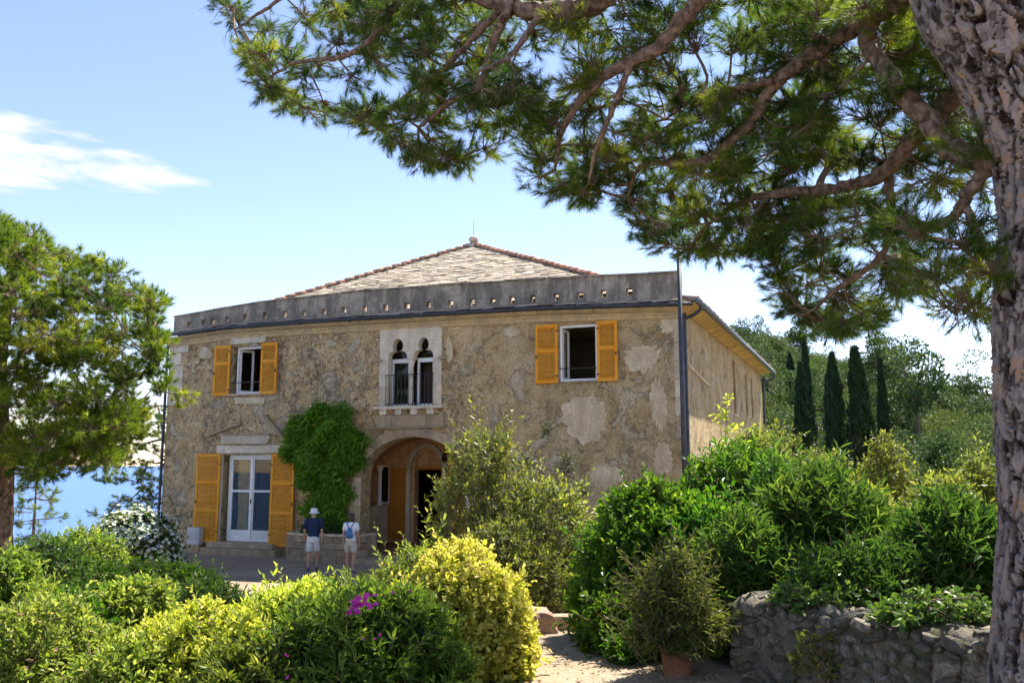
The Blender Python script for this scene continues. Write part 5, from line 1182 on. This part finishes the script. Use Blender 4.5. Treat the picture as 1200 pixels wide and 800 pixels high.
# climbing plant on the front wall
rv = np.random.default_rng(8); vine = empty('climbing_vine', tuple(H(11.5, -.05, .7)), HOUSE_RZ); tag(vine, 'lush green climbing vine on the facade above the planter', 'vine')
OUTV = [(13.05, 3.2), (13.1, 3.8), (12.75, 4.4), (12.3, 4.75), (11.9, 4.7), (11.5, 4.95), (10.95, 4.85), (10.7, 4.6), (10.35, 4.2), (10.05, 3.7), (10.15, 3.2), (10.6, 2.9), (10.55, 2.2), (10.75, 1.6), (10.6, 1.0), (11.9, 1.0), (12.1, 1.6), (12.05, 2.3), (12.5, 2.7)]
uu = rv.uniform(9.9, 13.2, 9000); zz = rv.uniform(.95, 5.0, 9000); k = inpoly(uu + .16 * np.sin(zz * 7) + rv.normal(0, .07, 9000), zz + .14 * np.sin(uu * 6.3) + rv.normal(0, .07, 9000), OUTV); uu, zz = uu[k][:3200], zz[k][:3200]
dep = .14 + .62 * np.exp(-((uu - 11.5) / 1.05) ** 2) * sst(.6, 3.4, zz) * (1 - .35 * sst(4.0, 5.0, zz)) * (.62 + .55 * np.sin(uu * 4.1 + 1.3 * np.sin(zz * 3.1)) * np.sin(zz * 3.7 + uu))
dep = dep * rv.uniform(.35, 1, len(uu)) ** .5
P = np.stack([-(uu - 11.5), -dep, zz - .7], 1)
nl = 4; Pn = np.repeat(P, nl, 0) + rv.normal(0, .06, (len(P) * nl, 3)); Pn[:, 1] = np.minimum(Pn[:, 1], -.03)
dv = np.stack([rv.normal(0, .55, len(Pn)), rv.uniform(-.9, -.1, len(Pn)), rv.uniform(-1.0, .25, len(Pn))], 1); nv = np.stack([rv.normal(0, .4, len(Pn)), -np.ones(len(Pn)) * .7, rv.uniform(.3, 1.0, len(Pn))], 1)
V, T, kv = leaves(Pn, dv, nv, rv.uniform(.11, .22, len(Pn)), rv.uniform(.05, .09, len(Pn)), 'oval'); tn = np.repeat(rv.normal(.42, .15, len(P)), nl) + rv.normal(0, .08, len(Pn))
link('foliage', np_mesh('foliage', V, T, None, M['vineleaf'], np.repeat(np.clip(tn, 0, 1), kv)), vine)
st = MB()
for k in range(14):
    x = rv.uniform(-.6, .7); P_ = [(x * .5, -.12, -.05), (x * .7, -.06, .8), (x + rv.normal(0, .1), -.07, 1.8), (x * 1.6 + rv.normal(0, .2), -.12, 3.0)]; st.tube(spline(P_, 5), np.linspace(.028, .008, 16), 6, .4)
V, Q = sticks(P * np.array([1, .3, 1]), P, .004, .002, 3); st.add(V, None, Q, .5); st.build('stems', M['twig'], vine, True, fix=False)
# low plants growing in the planter
shrub('planter_plant', 'low dark leafy plants filling the stone planter', 0, 0, 1, 1, M['darkleaf'], .14, .05, 'lance', 160, 7, .2, depth=.7, loc=tuple(H(11.2, -.5, .68)), size=(2.2, .5), seed=3, stems=6, cat='plant')

# shrubs from the villa forward; every one stands at its own distance
shrub('flowering_shrub', 'white flowering rounded shrub against the left corner of the villa', 162, 594, 25.5, 122, M['darkleaf'], .12, .06, 'diamond', 1300, 8, .3, depth=2.4, flowers=(1250, .07, 'white_petal', 4), t0=.3)
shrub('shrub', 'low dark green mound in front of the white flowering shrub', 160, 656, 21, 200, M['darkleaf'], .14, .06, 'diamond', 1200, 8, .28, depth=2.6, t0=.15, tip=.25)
shrub('shrub', 'dark low shrub at the edge of the forecourt gravel', 244, 676, 17.5, 120, M['oleander'], .13, .04, 'lance', 600, 8, .28, depth=1.6, t0=.15, tip=.2)
shrub('shrub', 'yellow green bush under the left pine beside the sapling', 100, 618, 23, 110, M['fresh'], .14, .07, 'diamond', 900, 8, .3, depth=2.2, t0=.42)
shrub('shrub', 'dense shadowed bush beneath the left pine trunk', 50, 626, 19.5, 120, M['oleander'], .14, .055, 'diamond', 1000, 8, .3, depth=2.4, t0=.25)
shrub('shrub', 'tall bright green bush at the left edge', 8, 645, 13.5, 150, M['fresh'], .125, .062, 'oval', 1100, 9, .28, depth=1.8, t0=.36)
shrub('shrub', 'rounded sunlit yellow green bush left of the golden hedge', 160, 672, 13.0, 135, M['fresh'], .115, .06, 'oval', 1000, 9, .26, depth=1.6, t0=.42, tip=.4)
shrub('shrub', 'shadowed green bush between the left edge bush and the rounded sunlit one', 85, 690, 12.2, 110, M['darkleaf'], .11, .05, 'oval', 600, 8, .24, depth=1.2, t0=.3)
shrub('oleander', 'pale leaved shrub dotted with small pink blossoms in the lower left corner', 60, 700, 8.6, 230, M['fresh'], .085, .034, 'oval', 1200, 10, .2, depth=1.5, t0=.5, flowers=(80, .022, 'rose_petal', 5), up=.8, lump=.3, wild=.08)
shrub('oleander', 'pale green shrub with rosy tips at the bottom edge left of the golden hedge', 150, 748, 7.8, 170, M['fresh'], .085, .036, 'oval', 700, 10, .2, depth=1.0, t0=.5, flowers=(30, .02, 'rose_petal', 5), up=.8, wild=.08)
shrub('shrub', 'lanky light green shoots beside the pink blossomed shrub', 30, 700, 10.2, 110, M['fresh'], .13, .026, 'lance', 180, 12, .45, depth=.8, t0=.5, up=1.2, wild=.2)
shrub('hedge_shrub', 'golden yellow hedge shrub left of the magenta flowered bush', 240, 704, 8.3, 230, M['golden'], .072, .036, 'oval', 2000, 9, .18, depth=1.4, t0=.40, tip=.35, lump=.25, wild=.06)
shrub('hedge_shrub', 'yellow green upright shoots of the hedge before the two visitors', 362, 682, 8.7, 220, M['golden'], .095, .034, 'lance', 1500, 12, .24, depth=1.3, t0=.30, tip=.45, up=1.0, lump=.25, wild=.07)
shrub('flowering_bush', 'leafy green bush with magenta flowers in the centre foreground', 425, 686, 7.3, 260, M['fresh'], .125, .036, 'lance', 1500, 11, .22, depth=1.4, t0=.18, tip=.3, up=.8, lump=.25, wild=.05)
shrub('shrub', 'low leafy green growth at the bottom edge below the golden hedge', 300, 752, 7.0, 180, M['fresh'], .11, .034, 'lance', 650, 11, .22, depth=.9, t0=.24, tip=.35, up=.8, wild=.05)
shrub('golden_bush', 'round golden yellow bush beside the path', 540, 636, 8.4, 172, M['golden'], .075, .042, 'oval', 2900, 9, .17, depth=1.45, t0=.50, tip=.42, lump=.1, lobe=.5, wild=.03, shell=.10)
shrub('shrub', 'light sprays of green leaves behind the golden bush', 488, 636, 10.5, 120, M['fresh'], .10, .032, 'lance', 450, 11, .34, depth=1.0, t0=.45, up=1.0, wild=.12)
shrub('olive_shrub', 'tall loose grey green shrub in front of the entrance arch', 572, 492, 15.6, 150, M['olive'], .125, .052, 'diamond', 1150, 9, .42, depth=2.0, t0=.28, tip=.45, lump=.45, shell=.3, up=.8, wild=.12, lobe=.45)
shrub('olive_shrub', 'spreading yellow green branches beside the tall loose shrub', 645, 556, 15.2, 160, M['olive'], .125, .052, 'diamond', 800, 9, .42, depth=1.8, t0=.32, tip=.5, lump=.45, shell=.3, up=.6, wild=.15, lobe=.45)
shrub('olive_shrub', 'shadowed grey green lower growth below the tall loose shrub', 590, 604, 14.2, 180, M['olive'], .12, .045, 'diamond', 900, 9, .35, depth=1.4, t0=.28, tip=.3, lump=.35, shell=.3)
shrub('wall_shrub', 'grey leaved shrub growing thinly against the front wall', 640, 492, 20.8, 140, M['greyleaf'], .13, .05, 'diamond', 620, 8, .4, depth=.8, t0=.3, lump=.4, shell=.35)
shrub('dark_hedge', 'large dark green glossy hedge bush right of the path', 766, 564, 10.4, 212, M['darkleaf'], .125, .055, 'oval', 2300, 9, .24, depth=2.0, t0=.36, tip=.38, lump=.2, wild=.05, lobe=.36)
shrub('dark_hedge', 'leafy crest of the dark hedge below the corner of the villa', 862, 518, 11.2, 210, M['darkleaf'], .15, .05, 'lance', 1400, 9, .32, depth=1.9, t0=.40, tip=.4, lump=.3, up=.8, wild=.08)
shrub('dark_hedge', 'bushy foot of the dark hedge spilling over the path', 722, 690, 9.5, 90, M['darkleaf'], .10, .048, 'oval', 750, 8, .2, depth=.9, t0=.32)
shrub('oleander', 'tall oleander with long narrow leaves behind the stone wall', 968, 552, 9.4, 260, M['oleander'], .19, .032, 'lance', 1250, 12, .34, depth=1.9, t0=.40, tip=.3, lump=.25, up=.8, wild=.06)
shrub('oleander', 'blue green oleander sprays leaning over the end of the stone wall', 880, 600, 8.9, 160, M['oleander'], .18, .028, 'lance', 600, 12, .32, depth=.9, t0=.44, tip=.3, up=.6, wild=.08)
shrub('dark_hedge', 'middle of the dark hedge between the path side and the oleanders', 838, 590, 10.0, 210, M['darkleaf'], .14, .05, 'oval', 1100, 9, .28, depth=1.5, t0=.36, tip=.35, lump=.35, up=.8, wild=.1)
shrub('oleander', 'oleander filling the bank between the hedge crest and the tall oleander', 915, 545, 10.2, 200, M['oleander'], .17, .036, 'lance', 900, 11, .32, depth=1.4, t0=.36, tip=.35, lump=.35, up=.8, wild=.1)
shrub('oleander', 'dark oleander right beside the pine trunk behind the wall', 1112, 580, 8.2, 160, M['oleander'], .16, .036, 'lance', 800, 10, .3, depth=1.3, t0=.3, tip=.25, up=.6)
shrub('oleander', 'low shaded oleander filling the bed behind the top of the stone wall', 1030, 640, 8.0, 240, M['oleander'], .13, .03, 'lance', 800, 10, .26, depth=.9, t0=.28, tip=.2, up=.6)
shrub('shrub', 'sunlit yellow green thicket glowing behind the oleanders', 1010, 570, 12.5, 340, M['fresh'], .13, .06, 'oval', 1400, 8, .3, depth=1.4, t0=.42, tip=.4)
for s_, w_, lab, sd in ((.75, 1.0, 'low ivy trailing along the top of the stone wall near its end', 401), (1.75, 1.1, 'low ivy on top of the stone wall nearer the pine trunk', 402)):
    q = WALL_A + WD * s_ + WN * .36; shrub('ivy_patch', lab, 0, 0, 1, 1, M['oleander'], .07, .052, 'oval', 330, 6, .16, depth=.75, loc=(q[0], q[1], GW_TOP - .04), size=(w_, .24), seed=sd, t0=.45, tip=.25, up=.3, droop=.3, stems=8)
shrub('ivy_patch', 'small yellow green creeper hanging on the face of the stone wall', 0, 0, 1, 1, M['fresh'], .05, .04, 'oval', 70, 6, .12, depth=.12, loc=(2.50, 7.32, 1.25), size=(.5, .42), seed=77, t0=.4, droop=.4, stems=4, up=.2)
pot_q = at(794, 780, 8.1); pz = float(ground_z(pot_q[0], pot_q[1]))
pot = empty('flower_pot', (pot_q[0], pot_q[1], pz)); tag(pot, 'terracotta flower pot holding a bushy plant beside the wall end', 'flower pot')
g = MB(); g.lathe([(0, 0), (.115, 0), (.12, .02), (.155, .25), (.172, .255), (.176, .31), (.155, .315), (.147, .28), (.0, .27)], 28); g.build('pot_body', M['terracotta_pot'], pot, True)
shrub('potted_plant', 'olive green bushy plant growing in the terracotta pot', 0, 0, 1, 1, M['olive'], .10, .02, 'lance', 620, 12, .26, depth=.75, loc=(pot_q[0], pot_q[1], pz + .23), size=(.92, .83), seed=55, t0=.16, tip=.3, cat='plant', wild=.25, lump=.5, droop=.2)
shrub('shrub', 'dense low greenery at the foot of the hedge left of the pot', 752, 735, 8.8, 80, M['darkleaf'], .09, .04, 'oval', 420, 8, .2, depth=.6, t0=.28)
shrub('fig_sapling', 'tall sapling with pale new leaves beside the side wall', 850, 462, 17.5, 50, M['golden'], .14, .06, 'oval', 70, 7, .3, depth=.7, t0=.4, tip=.3, lump=.4, shell=.35, stems=6, base_lift=.6)
for k, (x, y, D, w, mt, lab) in enumerate([(885, 500, 24, 80, 'olive', 'yellow green bush behind the crest of the dark hedge'), (915, 492, 34, 110, 'olive', 'pale feathery bush below the far end of the villa'), (975, 528, 27, 90, 'olive', 'bush below the two middle cypresses'), (1032, 506, 26, 80, 'olive', 'pale green shrub with upright sprays right of the cypresses'), (1095, 556, 20, 110, 'olive', 'soft green bush rising behind the oleanders'), (1145, 530, 19, 80, 'fresh', 'leafy bush beside the pine trunk in front of the far wood'), (1112, 562, 15, 80, 'olive', 'pink tinged shrub near the pine trunk')]):
    shrub('shrub', lab, x, y, D, w, M[mt], .17, .075, 'diamond', 800, 8, .45, depth=w / FPX * D * .8, t0=.36, tip=.35, lump=.35, shell=.25, flowers=((60, .05, 'rose_petal', 4) if k == 6 else None), seed=300 + k)

# magenta flowers on the centre bush
fb = [o for o in bpy.data.objects if o.name == 'flowering_bush'][0]
def blossom(px_, py_, D, s, n, parent):
    c = at(px_, py_, D) - np.array(parent.location); r = np.random.default_rng(int(px_))
    for i in range(n):
        P = np.repeat([c + r.normal(0, s * .6, 3)], 5, 0); ax = np.repeat([nrm(r.normal(0, .5, 3) + [0, -.7, .6])], 5, 0); a = nrm(np.cross(ax, [0.3, .2, 1.0])); b = np.cross(ax, a); th = np.arange(5) * 1.2566 + r.uniform(0, 6)
        V, T, kv = leaves(P, np.cos(th)[:, None] * a + np.sin(th)[:, None] * b + ax * .5, ax, s * .6, s * .5, 'oval'); g = MB(); g.add(V, T, None, np.repeat(r.uniform(0, 1, 5), kv)); g.build('flower', M['pink_petal'], parent, fix=False)
for q in ((424, 708, 6.62, .055, 8), (413, 716, 6.62, .042, 5), (432, 704, 6.63, .045, 5), (442, 744, 6.62, .026, 2), (462, 695, 6.7, .024, 2), (337, 768, 6.75, .022, 2), (338, 794, 6.7, .024, 2), (422, 750, 6.6, .022, 1), (478, 692, 6.72, .02, 1)): blossom(*q, fb)

# ------------------------------------------------------------------ the wooded hill and the cypresses
rh = np.random.default_rng(70)
def crown_mesh(name, mat, h, w, nleaf, ls, lobes, seed, flat=.7, zc=.62):
    r = np.random.default_rng(seed); c = np.stack([r.normal(0, w * .24, lobes), r.normal(0, w * .24, lobes), h * zc + r.normal(0, h * .14, lobes)], 1); rd = r.uniform(.16, .3, lobes) * w
    k = r.integers(0, lobes, nleaf); d = nrm(r.normal(size=(nleaf, 3))); P = c[k] + d * (rd[k] * (1 - np.abs(r.normal(0, .18, nleaf))))[:, None] * np.array([1, 1, flat])
    dv = nrm(d + r.normal(0, .6, (nleaf, 3)) + [0, 0, .3]); nv = nrm(d + r.normal(0, .5, (nleaf, 3)))
    V, T, kv = leaves(P, dv, nv, ls * r.uniform(.6, 1.2, nleaf), ls * .6 * r.uniform(.6, 1.2, nleaf)); tint = r.normal(.45, .14, lobes)[k] + r.normal(0, .12, nleaf)
    return np_mesh(name, V, T, None, mat, np.repeat(np.clip(tint, 0, 1), kv)), c
def tree_proto(kind, seed):
    if kind == 'oak': me, c = crown_mesh('crown', M['hill_b'], 5.2, 4.6, 4200, .26, 18, seed, .8, .58); th_ = 2.2
    elif kind == 'round': me, c = crown_mesh('crown', M['hill_a'], 6.0, 4.4, 4200, .26, 18, seed, .9, .58); th_ = 2.4
    else: me, c = crown_mesh('crown', M['hill_a'], 9.0, 6.2, 4200, .32, 18, seed, .55, .78); th_ = 6.0
    g = MB(); g.tube(spline([(0, 0, -.6), (.1, .05, th_ * .5), (0, 0, th_)], 4), np.linspace(.22, .13, 9), 7, .4)
    for q in c[:9]: g.tube(spline([(0, 0, th_ * .85), (q + np.array([0, 0, th_])) / 2 * [1, 1, 1], q], 3), np.linspace(.10, .03, 7), 5, .4, caps=False)
    return me, g.mesh('trunk', M['limb_bark'], True, False)
protos = {k: [tree_proto(k, 500 + 10 * i + j) for j in range(3)] for i, k in enumerate(('oak', 'round', 'umbrella'))}
LAB = {'oak': 'light green rounded tree in the wooded hillside behind the cypresses', 'round': 'dark green rounded tree in the wooded hillside behind the cypresses', 'umbrella': 'umbrella pine standing above the trees of the wooded hillside'}
def put_tree(kind, x, y, s, j=0, label=None, group='trees of the wooded hillside', rz=None):
    root = empty('umbrella_pine' if kind == 'umbrella' else 'hillside_tree', (x, y, float(ground_z(x, y))), rz if rz is not None else rh.uniform(0, 6.28)); root.scale = (s * rh.uniform(.9, 1.15), s * rh.uniform(.9, 1.15), s * rh.uniform(.9, 1.15))
    me, tr = protos[kind][j % 3]; link('crown', me, root); link('trunk', tr, root); tag(root, label or LAB[kind], 'tree', group); return root
spots = []
t_ = 0
while len(spots) < 230 and t_ < 9000:
    t_ += 1; y = rh.uniform(72, 172); q = rh.uniform(.235, .60); x = q * y
    if spots and min(math.hypot(x - a, y - b) for a, b, _ in spots) < 2.6 + .008 * y: continue
    spots.append((x, y, rh.random()))
for k, (x, y, u) in enumerate(spots):
    kind = 'oak' if u < .48 else ('round' if u < .94 else 'umbrella'); put_tree(kind, x, y, rh.uniform(.75, 1.15) * (1.0 + .0012 * (y - 70)), k)
for k, (px_, py_, D, kind, s, lab) in enumerate([(1069, 419, 95, 'umbrella', 1.0, 'tall umbrella pine standing alone above the wood right of the cypresses'), (940, 385, 150, 'umbrella', 1.3, 'umbrella pine on the hill crest left of the tallest cypress'), (1008, 425, 140, 'umbrella', 1.1, 'dark umbrella pine on the skyline behind the cypresses')]):
    q = at(px_, py_, D); gz = float(ground_z(q[0], q[1])); r = put_tree(kind, q[0], q[1], max(.6, (q[2] - gz) / 9.3), k, lab, 'umbrella pines on the hill')
# cypresses
cyp_mes = []
for sd, pf in ((90, [.55, .85, 1, .82, .42, .03]), (91, [.6, 1, .95, .70, .30, .02]), (92, [.4, .7, .95, 1, .60, .05])):
    r = np.random.default_rng(sd); n = 9000; z = r.uniform(0, 1, n) ** .9; prof = np.interp(z, [0, .08, .3, .6, .85, 1], pf); a = r.uniform(0, 6.28, n); lob = 1 + .26 * np.sin(a * 5 + 9 * z + sd) * np.sin(z * 31 + a) + .16 * np.sin(a * 3 + 50 * z) + .10 * np.sin(z * 13 + sd)
    rr = prof * lob * (1 - np.abs(r.normal(0, .12, n))) * np.where(r.random(n) < .03, r.uniform(1.1, 1.5, n), 1); P = np.stack([rr * np.cos(a) + .12 * np.sin(z * 5 + sd), rr * np.sin(a), z * 14], 1); dv = np.stack([.45 * np.cos(a), .45 * np.sin(a), np.ones(n)], 1) + r.normal(0, .22, (n, 3)); nv = np.stack([np.cos(a), np.sin(a), .3 + 0 * a], 1) + r.normal(0, .3, (n, 3))
    V, T, kv = leaves(P, dv, nv, r.uniform(.28, .6, n), r.uniform(.10, .18, n)); cyp_mes.append(np_mesh('crown', V, T, None, M['cypress'], np.repeat(np.clip(r.normal(.45, .25, n), 0, 1), kv)))
g = MB(); g.tube([(0, 0, -1), (0, 0, 6), (0, 0, 13)], [.2, .14, .04], 7); cyp_tr = g.mesh('trunk', M['limb_bark'], True, False)
for k, (px_, py_, D, w, lab) in enumerate([(937, 424, 66, 25, 'cypress standing nearest the end of the villa'), (942, 393, 84, 20, 'tall slim cypress just behind the one nearest the villa'), (975, 413, 60, 27, 'dark cypress second from the villa with its top under the pine boughs'), (1002, 406, 58, 38, 'broadest dark cypress in the middle of the row'), (1031, 419, 68, 22, 'slim pointed cypress at the end of the row nearest the pine trunk'), (925, 413, 110, 12, 'small far cypress among the trees above the villa eave')]):
    q = at(px_, py_, D); gz = float(ground_z(q[0], q[1])); root = empty('cypress_tree', (q[0], q[1], gz), k * 1.1); s = w / FPX * D / 2 * .78; root.scale = (s, s, (q[2] - gz) / 14.3); link('crown', cyp_mes[k % 3], root); link('trunk', cyp_tr, root); tag(root, lab, 'tree', 'cypresses behind the villa')

# ------------------------------------------------------------------ the two visitors
def skinmat(): return plain('skin', (.46, .25, .17), .55, .08, 6)
M['skin'] = skinmat(); M['navy'] = plain('navy_cloth', (.012, .028, .085), .85, .15, 9); M['whitecloth'] = plain('white_cloth', (.72, .74, .78), .85, .05, 9); M['palecloth'] = plain('pale_shorts_cloth', (.58, .58, .60), .85, .06, 9); M['beige'] = plain('beige_cloth', (.50, .46, .38), .85, .06, 9)
M['hair'] = plain('brown_hair', (.05, .028, .018), .6, .3, 30); M['bluebag'] = plain('blue_cloth', (.05, .14, .33), .8, .25, 14); M['shoe'] = plain('shoe', (.12, .11, .10), .7, .2); M['eye'] = plain('eye', (.03, .03, .03), .2, 0)
def body_mesh(h, fem, stride):
    k = h / 1.72; sw = .165 if fem else .19; hw = .095 if fem else .09
    V = []; E = []; Rd = []
    def v(p, r, par=None):
        V.append(tuple(c * k for c in p)); Rd.append((r[0] * k, r[1] * k) if isinstance(r, tuple) else (r * k, r * k)); i = len(V) - 1
        if par is not None: E.append((par, i))
        return i
    pel = v((0, 0, .94), (.145, .105)); sp1 = v((0, .0, 1.10), (.125 if fem else .14, .095), pel); ch = v((0, -.01, 1.30), (.135 if fem else .155, .10), sp1); nb = v((0, -.01, 1.44), .055, ch); nk = v((0, .0, 1.50), .05, nb); hd = v((0, .015, 1.58), (.070, .085), nk); hm = v((0, .02, 1.645), (.070, .088), hd); ht = v((0, .005, 1.70), .05, hm)
    v((0, .115, 1.585), .014, hd)
    for s in (-1, 1): v((s * .082, .005, 1.60), .016, hd)
    for s in (-1, 1):
        sh = v((s * sw, -.01, 1.40), .058 if not fem else .05, ch); el = v((s * (sw + .055), -.03, 1.13), .042 if not fem else .036, sh); ay = -stride * s * .9
        wr = v((s * (sw + .065), .035 + ay, .90), .028 if not fem else .024, el); pm = v((s * (sw + .066), .055 + ay * 1.25, .83), (.022, .034), wr)
        ay *= 1.3
        v((s * (sw + .045), .085 + ay, .815), .0105, pm)
        th_ = len(V) - 1; v((s * (sw + .04), .105 + ay, .785), .0095, th_)
        for j, (dy, ln) in enumerate(((.028, .072), (.01, .082), (-.008, .076), (-.025, .058))):
            f1 = v((s * (sw + .068), .055 + dy + ay, .785), .0095, pm); f2 = v((s * (sw + .06), .062 + dy + ay, .785 - ln * .6), .009, f1); v((s * (sw + .046), .068 + dy + ay, .785 - ln), .008, f2)
        lx = stride * s
        hp = v((s * hw, 0, .86), .092, pel); kn = v((s * (hw + .008), .02 + lx * .55, .50), .056, hp); cf = v((s * (hw + .008), -.005 + lx, .36), .052, kn); an = v((s * (hw + .01), -.01 + lx, .09), .036, cf); v((s * (hw + .012), -.04 + lx, .045), .034, an); v((s * (hw + .025), .11 + lx, .03), .030, an)
    me = bpy.data.meshes.new('body'); me.from_pydata(V, E, []); o = bpy.data.objects.new('body_tmp', me); COL.objects.link(o)
    m = o.modifiers.new('skin', 'SKIN'); m.use_smooth_shade = True
    sk = me.skin_vertices[0].data
    for i, r in enumerate(Rd): sk[i].radius = r
    for i in range(len(V)): sk[i].use_root = (i == 0)
    sb = o.modifiers.new('sub', 'SUBSURF'); sb.levels = 2; sb.render_levels = 2
    dg = bpy.context.evaluated_depsgraph_get(); ev = o.evaluated_get(dg); out = bpy.data.meshes.new_from_object(ev); out.name = 'body'; bpy.data.objects.remove(o); out.materials.clear(); out.materials.append(M['skin'])
    for p_ in out.polygons: p_.use_smooth = True
    return out, k
def loft(mb, rings, seg=20):
    """rings: (cx, cy, z, rx, ry)"""
    V = []; Q = []
    for (cx, cy, z, rx, ry) in rings:
        for i in range(seg):
            a = 2 * math.pi * i / seg; V.append((cx + rx * math.cos(a) + .004 * math.sin(3 * a + z * 40), cy + ry * math.sin(a), z))
    for j in range(len(rings) - 1):
        for i in range(seg): Q.append((j * seg + i, j * seg + (i + 1) % seg, (j + 1) * seg + (i + 1) % seg, (j + 1) * seg + i))
    mb.add(V, None, Q)
def person(loc, rz, h, fem, label, stride):
    root = empty('person', loc, rz); tag(root, label, 'person'); me, k = body_mesh(h, fem, stride); link('body', me, root)
    sw = .165 if fem else .19; hw = .095 if fem else .09; w = .9 if fem else 1.0
    def S_(r): return [tuple(c * k for c in q) for q in r]
    g = MB(); loft(g, S_([(0, 0, .90 if not fem else .93, .178 * w, .135), (0, 0, 1.02, .168 * w, .132), (0, 0, 1.15, .168 * w, .128), (0, -.01, 1.28, .195 * w, .132), (0, -.01, 1.37, .205 * w, .12), (0, -.01, 1.43, .16 * w, .09), (0, -.01, 1.465, .085, .07), (0, -.01, 1.47, .07, .06)]))
    for s in (-1, 1): g.tube(np.array([(s * (sw - .05), -.01, 1.41), (s * sw, -.01, 1.395), (s * (sw + .022), -.015, 1.31), (s * (sw + .042), -.022, 1.17 if not fem else 1.22)]) * k, np.array([.07, .078, .072, .066]) * k * w, 12)
    g.build('shirt', M['whitecloth'] if fem else M['navy'], root, True)
    g = MB(); loft(g, S_([(0, 0, .99, .165 * w, .128), (0, 0, .92, .182 * w, .14), (0, 0, .84, .186 * w, .142), (0, 0, .79, .184 * w, .135)]))
    for s in (-1, 1): lx = stride * .5 * s; loft(g, S_([(s * hw, 0, .86, .098, .125), (s * (hw + .002), .004 + lx * .6, .70, .096, .108), (s * (hw + .006), .01 + lx, .54 if not fem else .60, .096, .100), (s * (hw + .006), .01 + lx, .535 if not fem else .595, .085, .09)]))
    g.build('shorts', M['beige'] if fem else M['palecloth'], root, True)
    for s in (-1, 1):
        lx = stride * s; g = MB(); loft(g, S_([(s * (hw + .016), .03 + lx, .0, .048, .135), (s * (hw + .016), .03 + lx, .035, .05, .138), (s * (hw + .014), .01 + lx, .07, .045, .10), (s * (hw + .012), -.02 + lx, .10, .042, .05)])); g.build('shoe', M['shoe'], root, True)
        g = MB(); g.lathe([(0, -.009), (.008, -.004), (.009, 0), (.008, .004), (0, .009)], 8, (s * .03 * k, .098 * k, 1.615 * k)); g.build('eye', M['eye'], root, True)
    if fem:
        g = MB(); loft(g, S_([(0, -.03, 1.44, .045, .035), (0, -.025, 1.50, .075, .06), (0, -.012, 1.57, .094, .094), (0, -.005, 1.65, .096, .100), (0, .0, 1.71, .08, .085), (0, .0, 1.735, .04, .045), (0, 0, 1.74, .004, .004)])); g.build('hair', M['hair'], root, True)
        g = MB(); loft(g, S_([(.0, -.155, 1.00, .02, .02), (.0, -.165, 1.02, .095, .055), (.0, -.17, 1.12, .11, .065), (.0, -.16, 1.24, .085, .05), (.0, -.145, 1.31, .045, .03), (0, -.14, 1.33, .01, .01)])); g.build('backpack', M['bluebag'], root, True)
        g = MB()
        for s in (-1, 1): g.tube(spline(np.array([(s * .03, -.145, 1.30), (s * .08, -.13, 1.40), (s * .10, -.02, 1.465), (s * .11, .09, 1.40)]) * k, 4), .012 * k, 6); g.tube(spline(np.array([(s * .09, -.16, 1.05), (s * .165, -.10, 1.15), (s * .185, -.02, 1.25)]) * k, 4), .008 * k, 6)
        g.build('bag_straps', M['bluebag'], root, True)
    else:
        g = MB(); g.lathe([(.093 * k, 1.585 * k), (.093 * k, 1.62 * k), (.155 * k, 1.605 * k), (.16 * k, 1.612 * k), (.10 * k, 1.645 * k), (.098 * k, 1.70 * k), (.085 * k, 1.735 * k), (.04 * k, 1.755 * k), (0, 1.757 * k)], 22, (0, .01, 0)); g.build('sun_hat', M['whitecloth'], root, True)
        g = MB(); loft(g, S_([(0, -.02, 1.50, .06, .05), (0, -.01, 1.54, .078, .085), (0, .0, 1.60, .088, .095)])); g.build('hair', plain('grey_hair', (.35, .33, .31), .7, .2, 20), root, True)
    return root
person((-5.63, 25.0, float(ground_z(-5.63, 25.0)) + .012), R_(3), 1.70, False, 'man in a white sun hat, navy shirt and pale shorts walking to the entrance', .10)
person((-4.47, 24.5, float(ground_z(-4.47, 24.5)) + .012), R_(-8), 1.62, True, 'woman in a white top and beige shorts with a blue drawstring backpack', -.05)
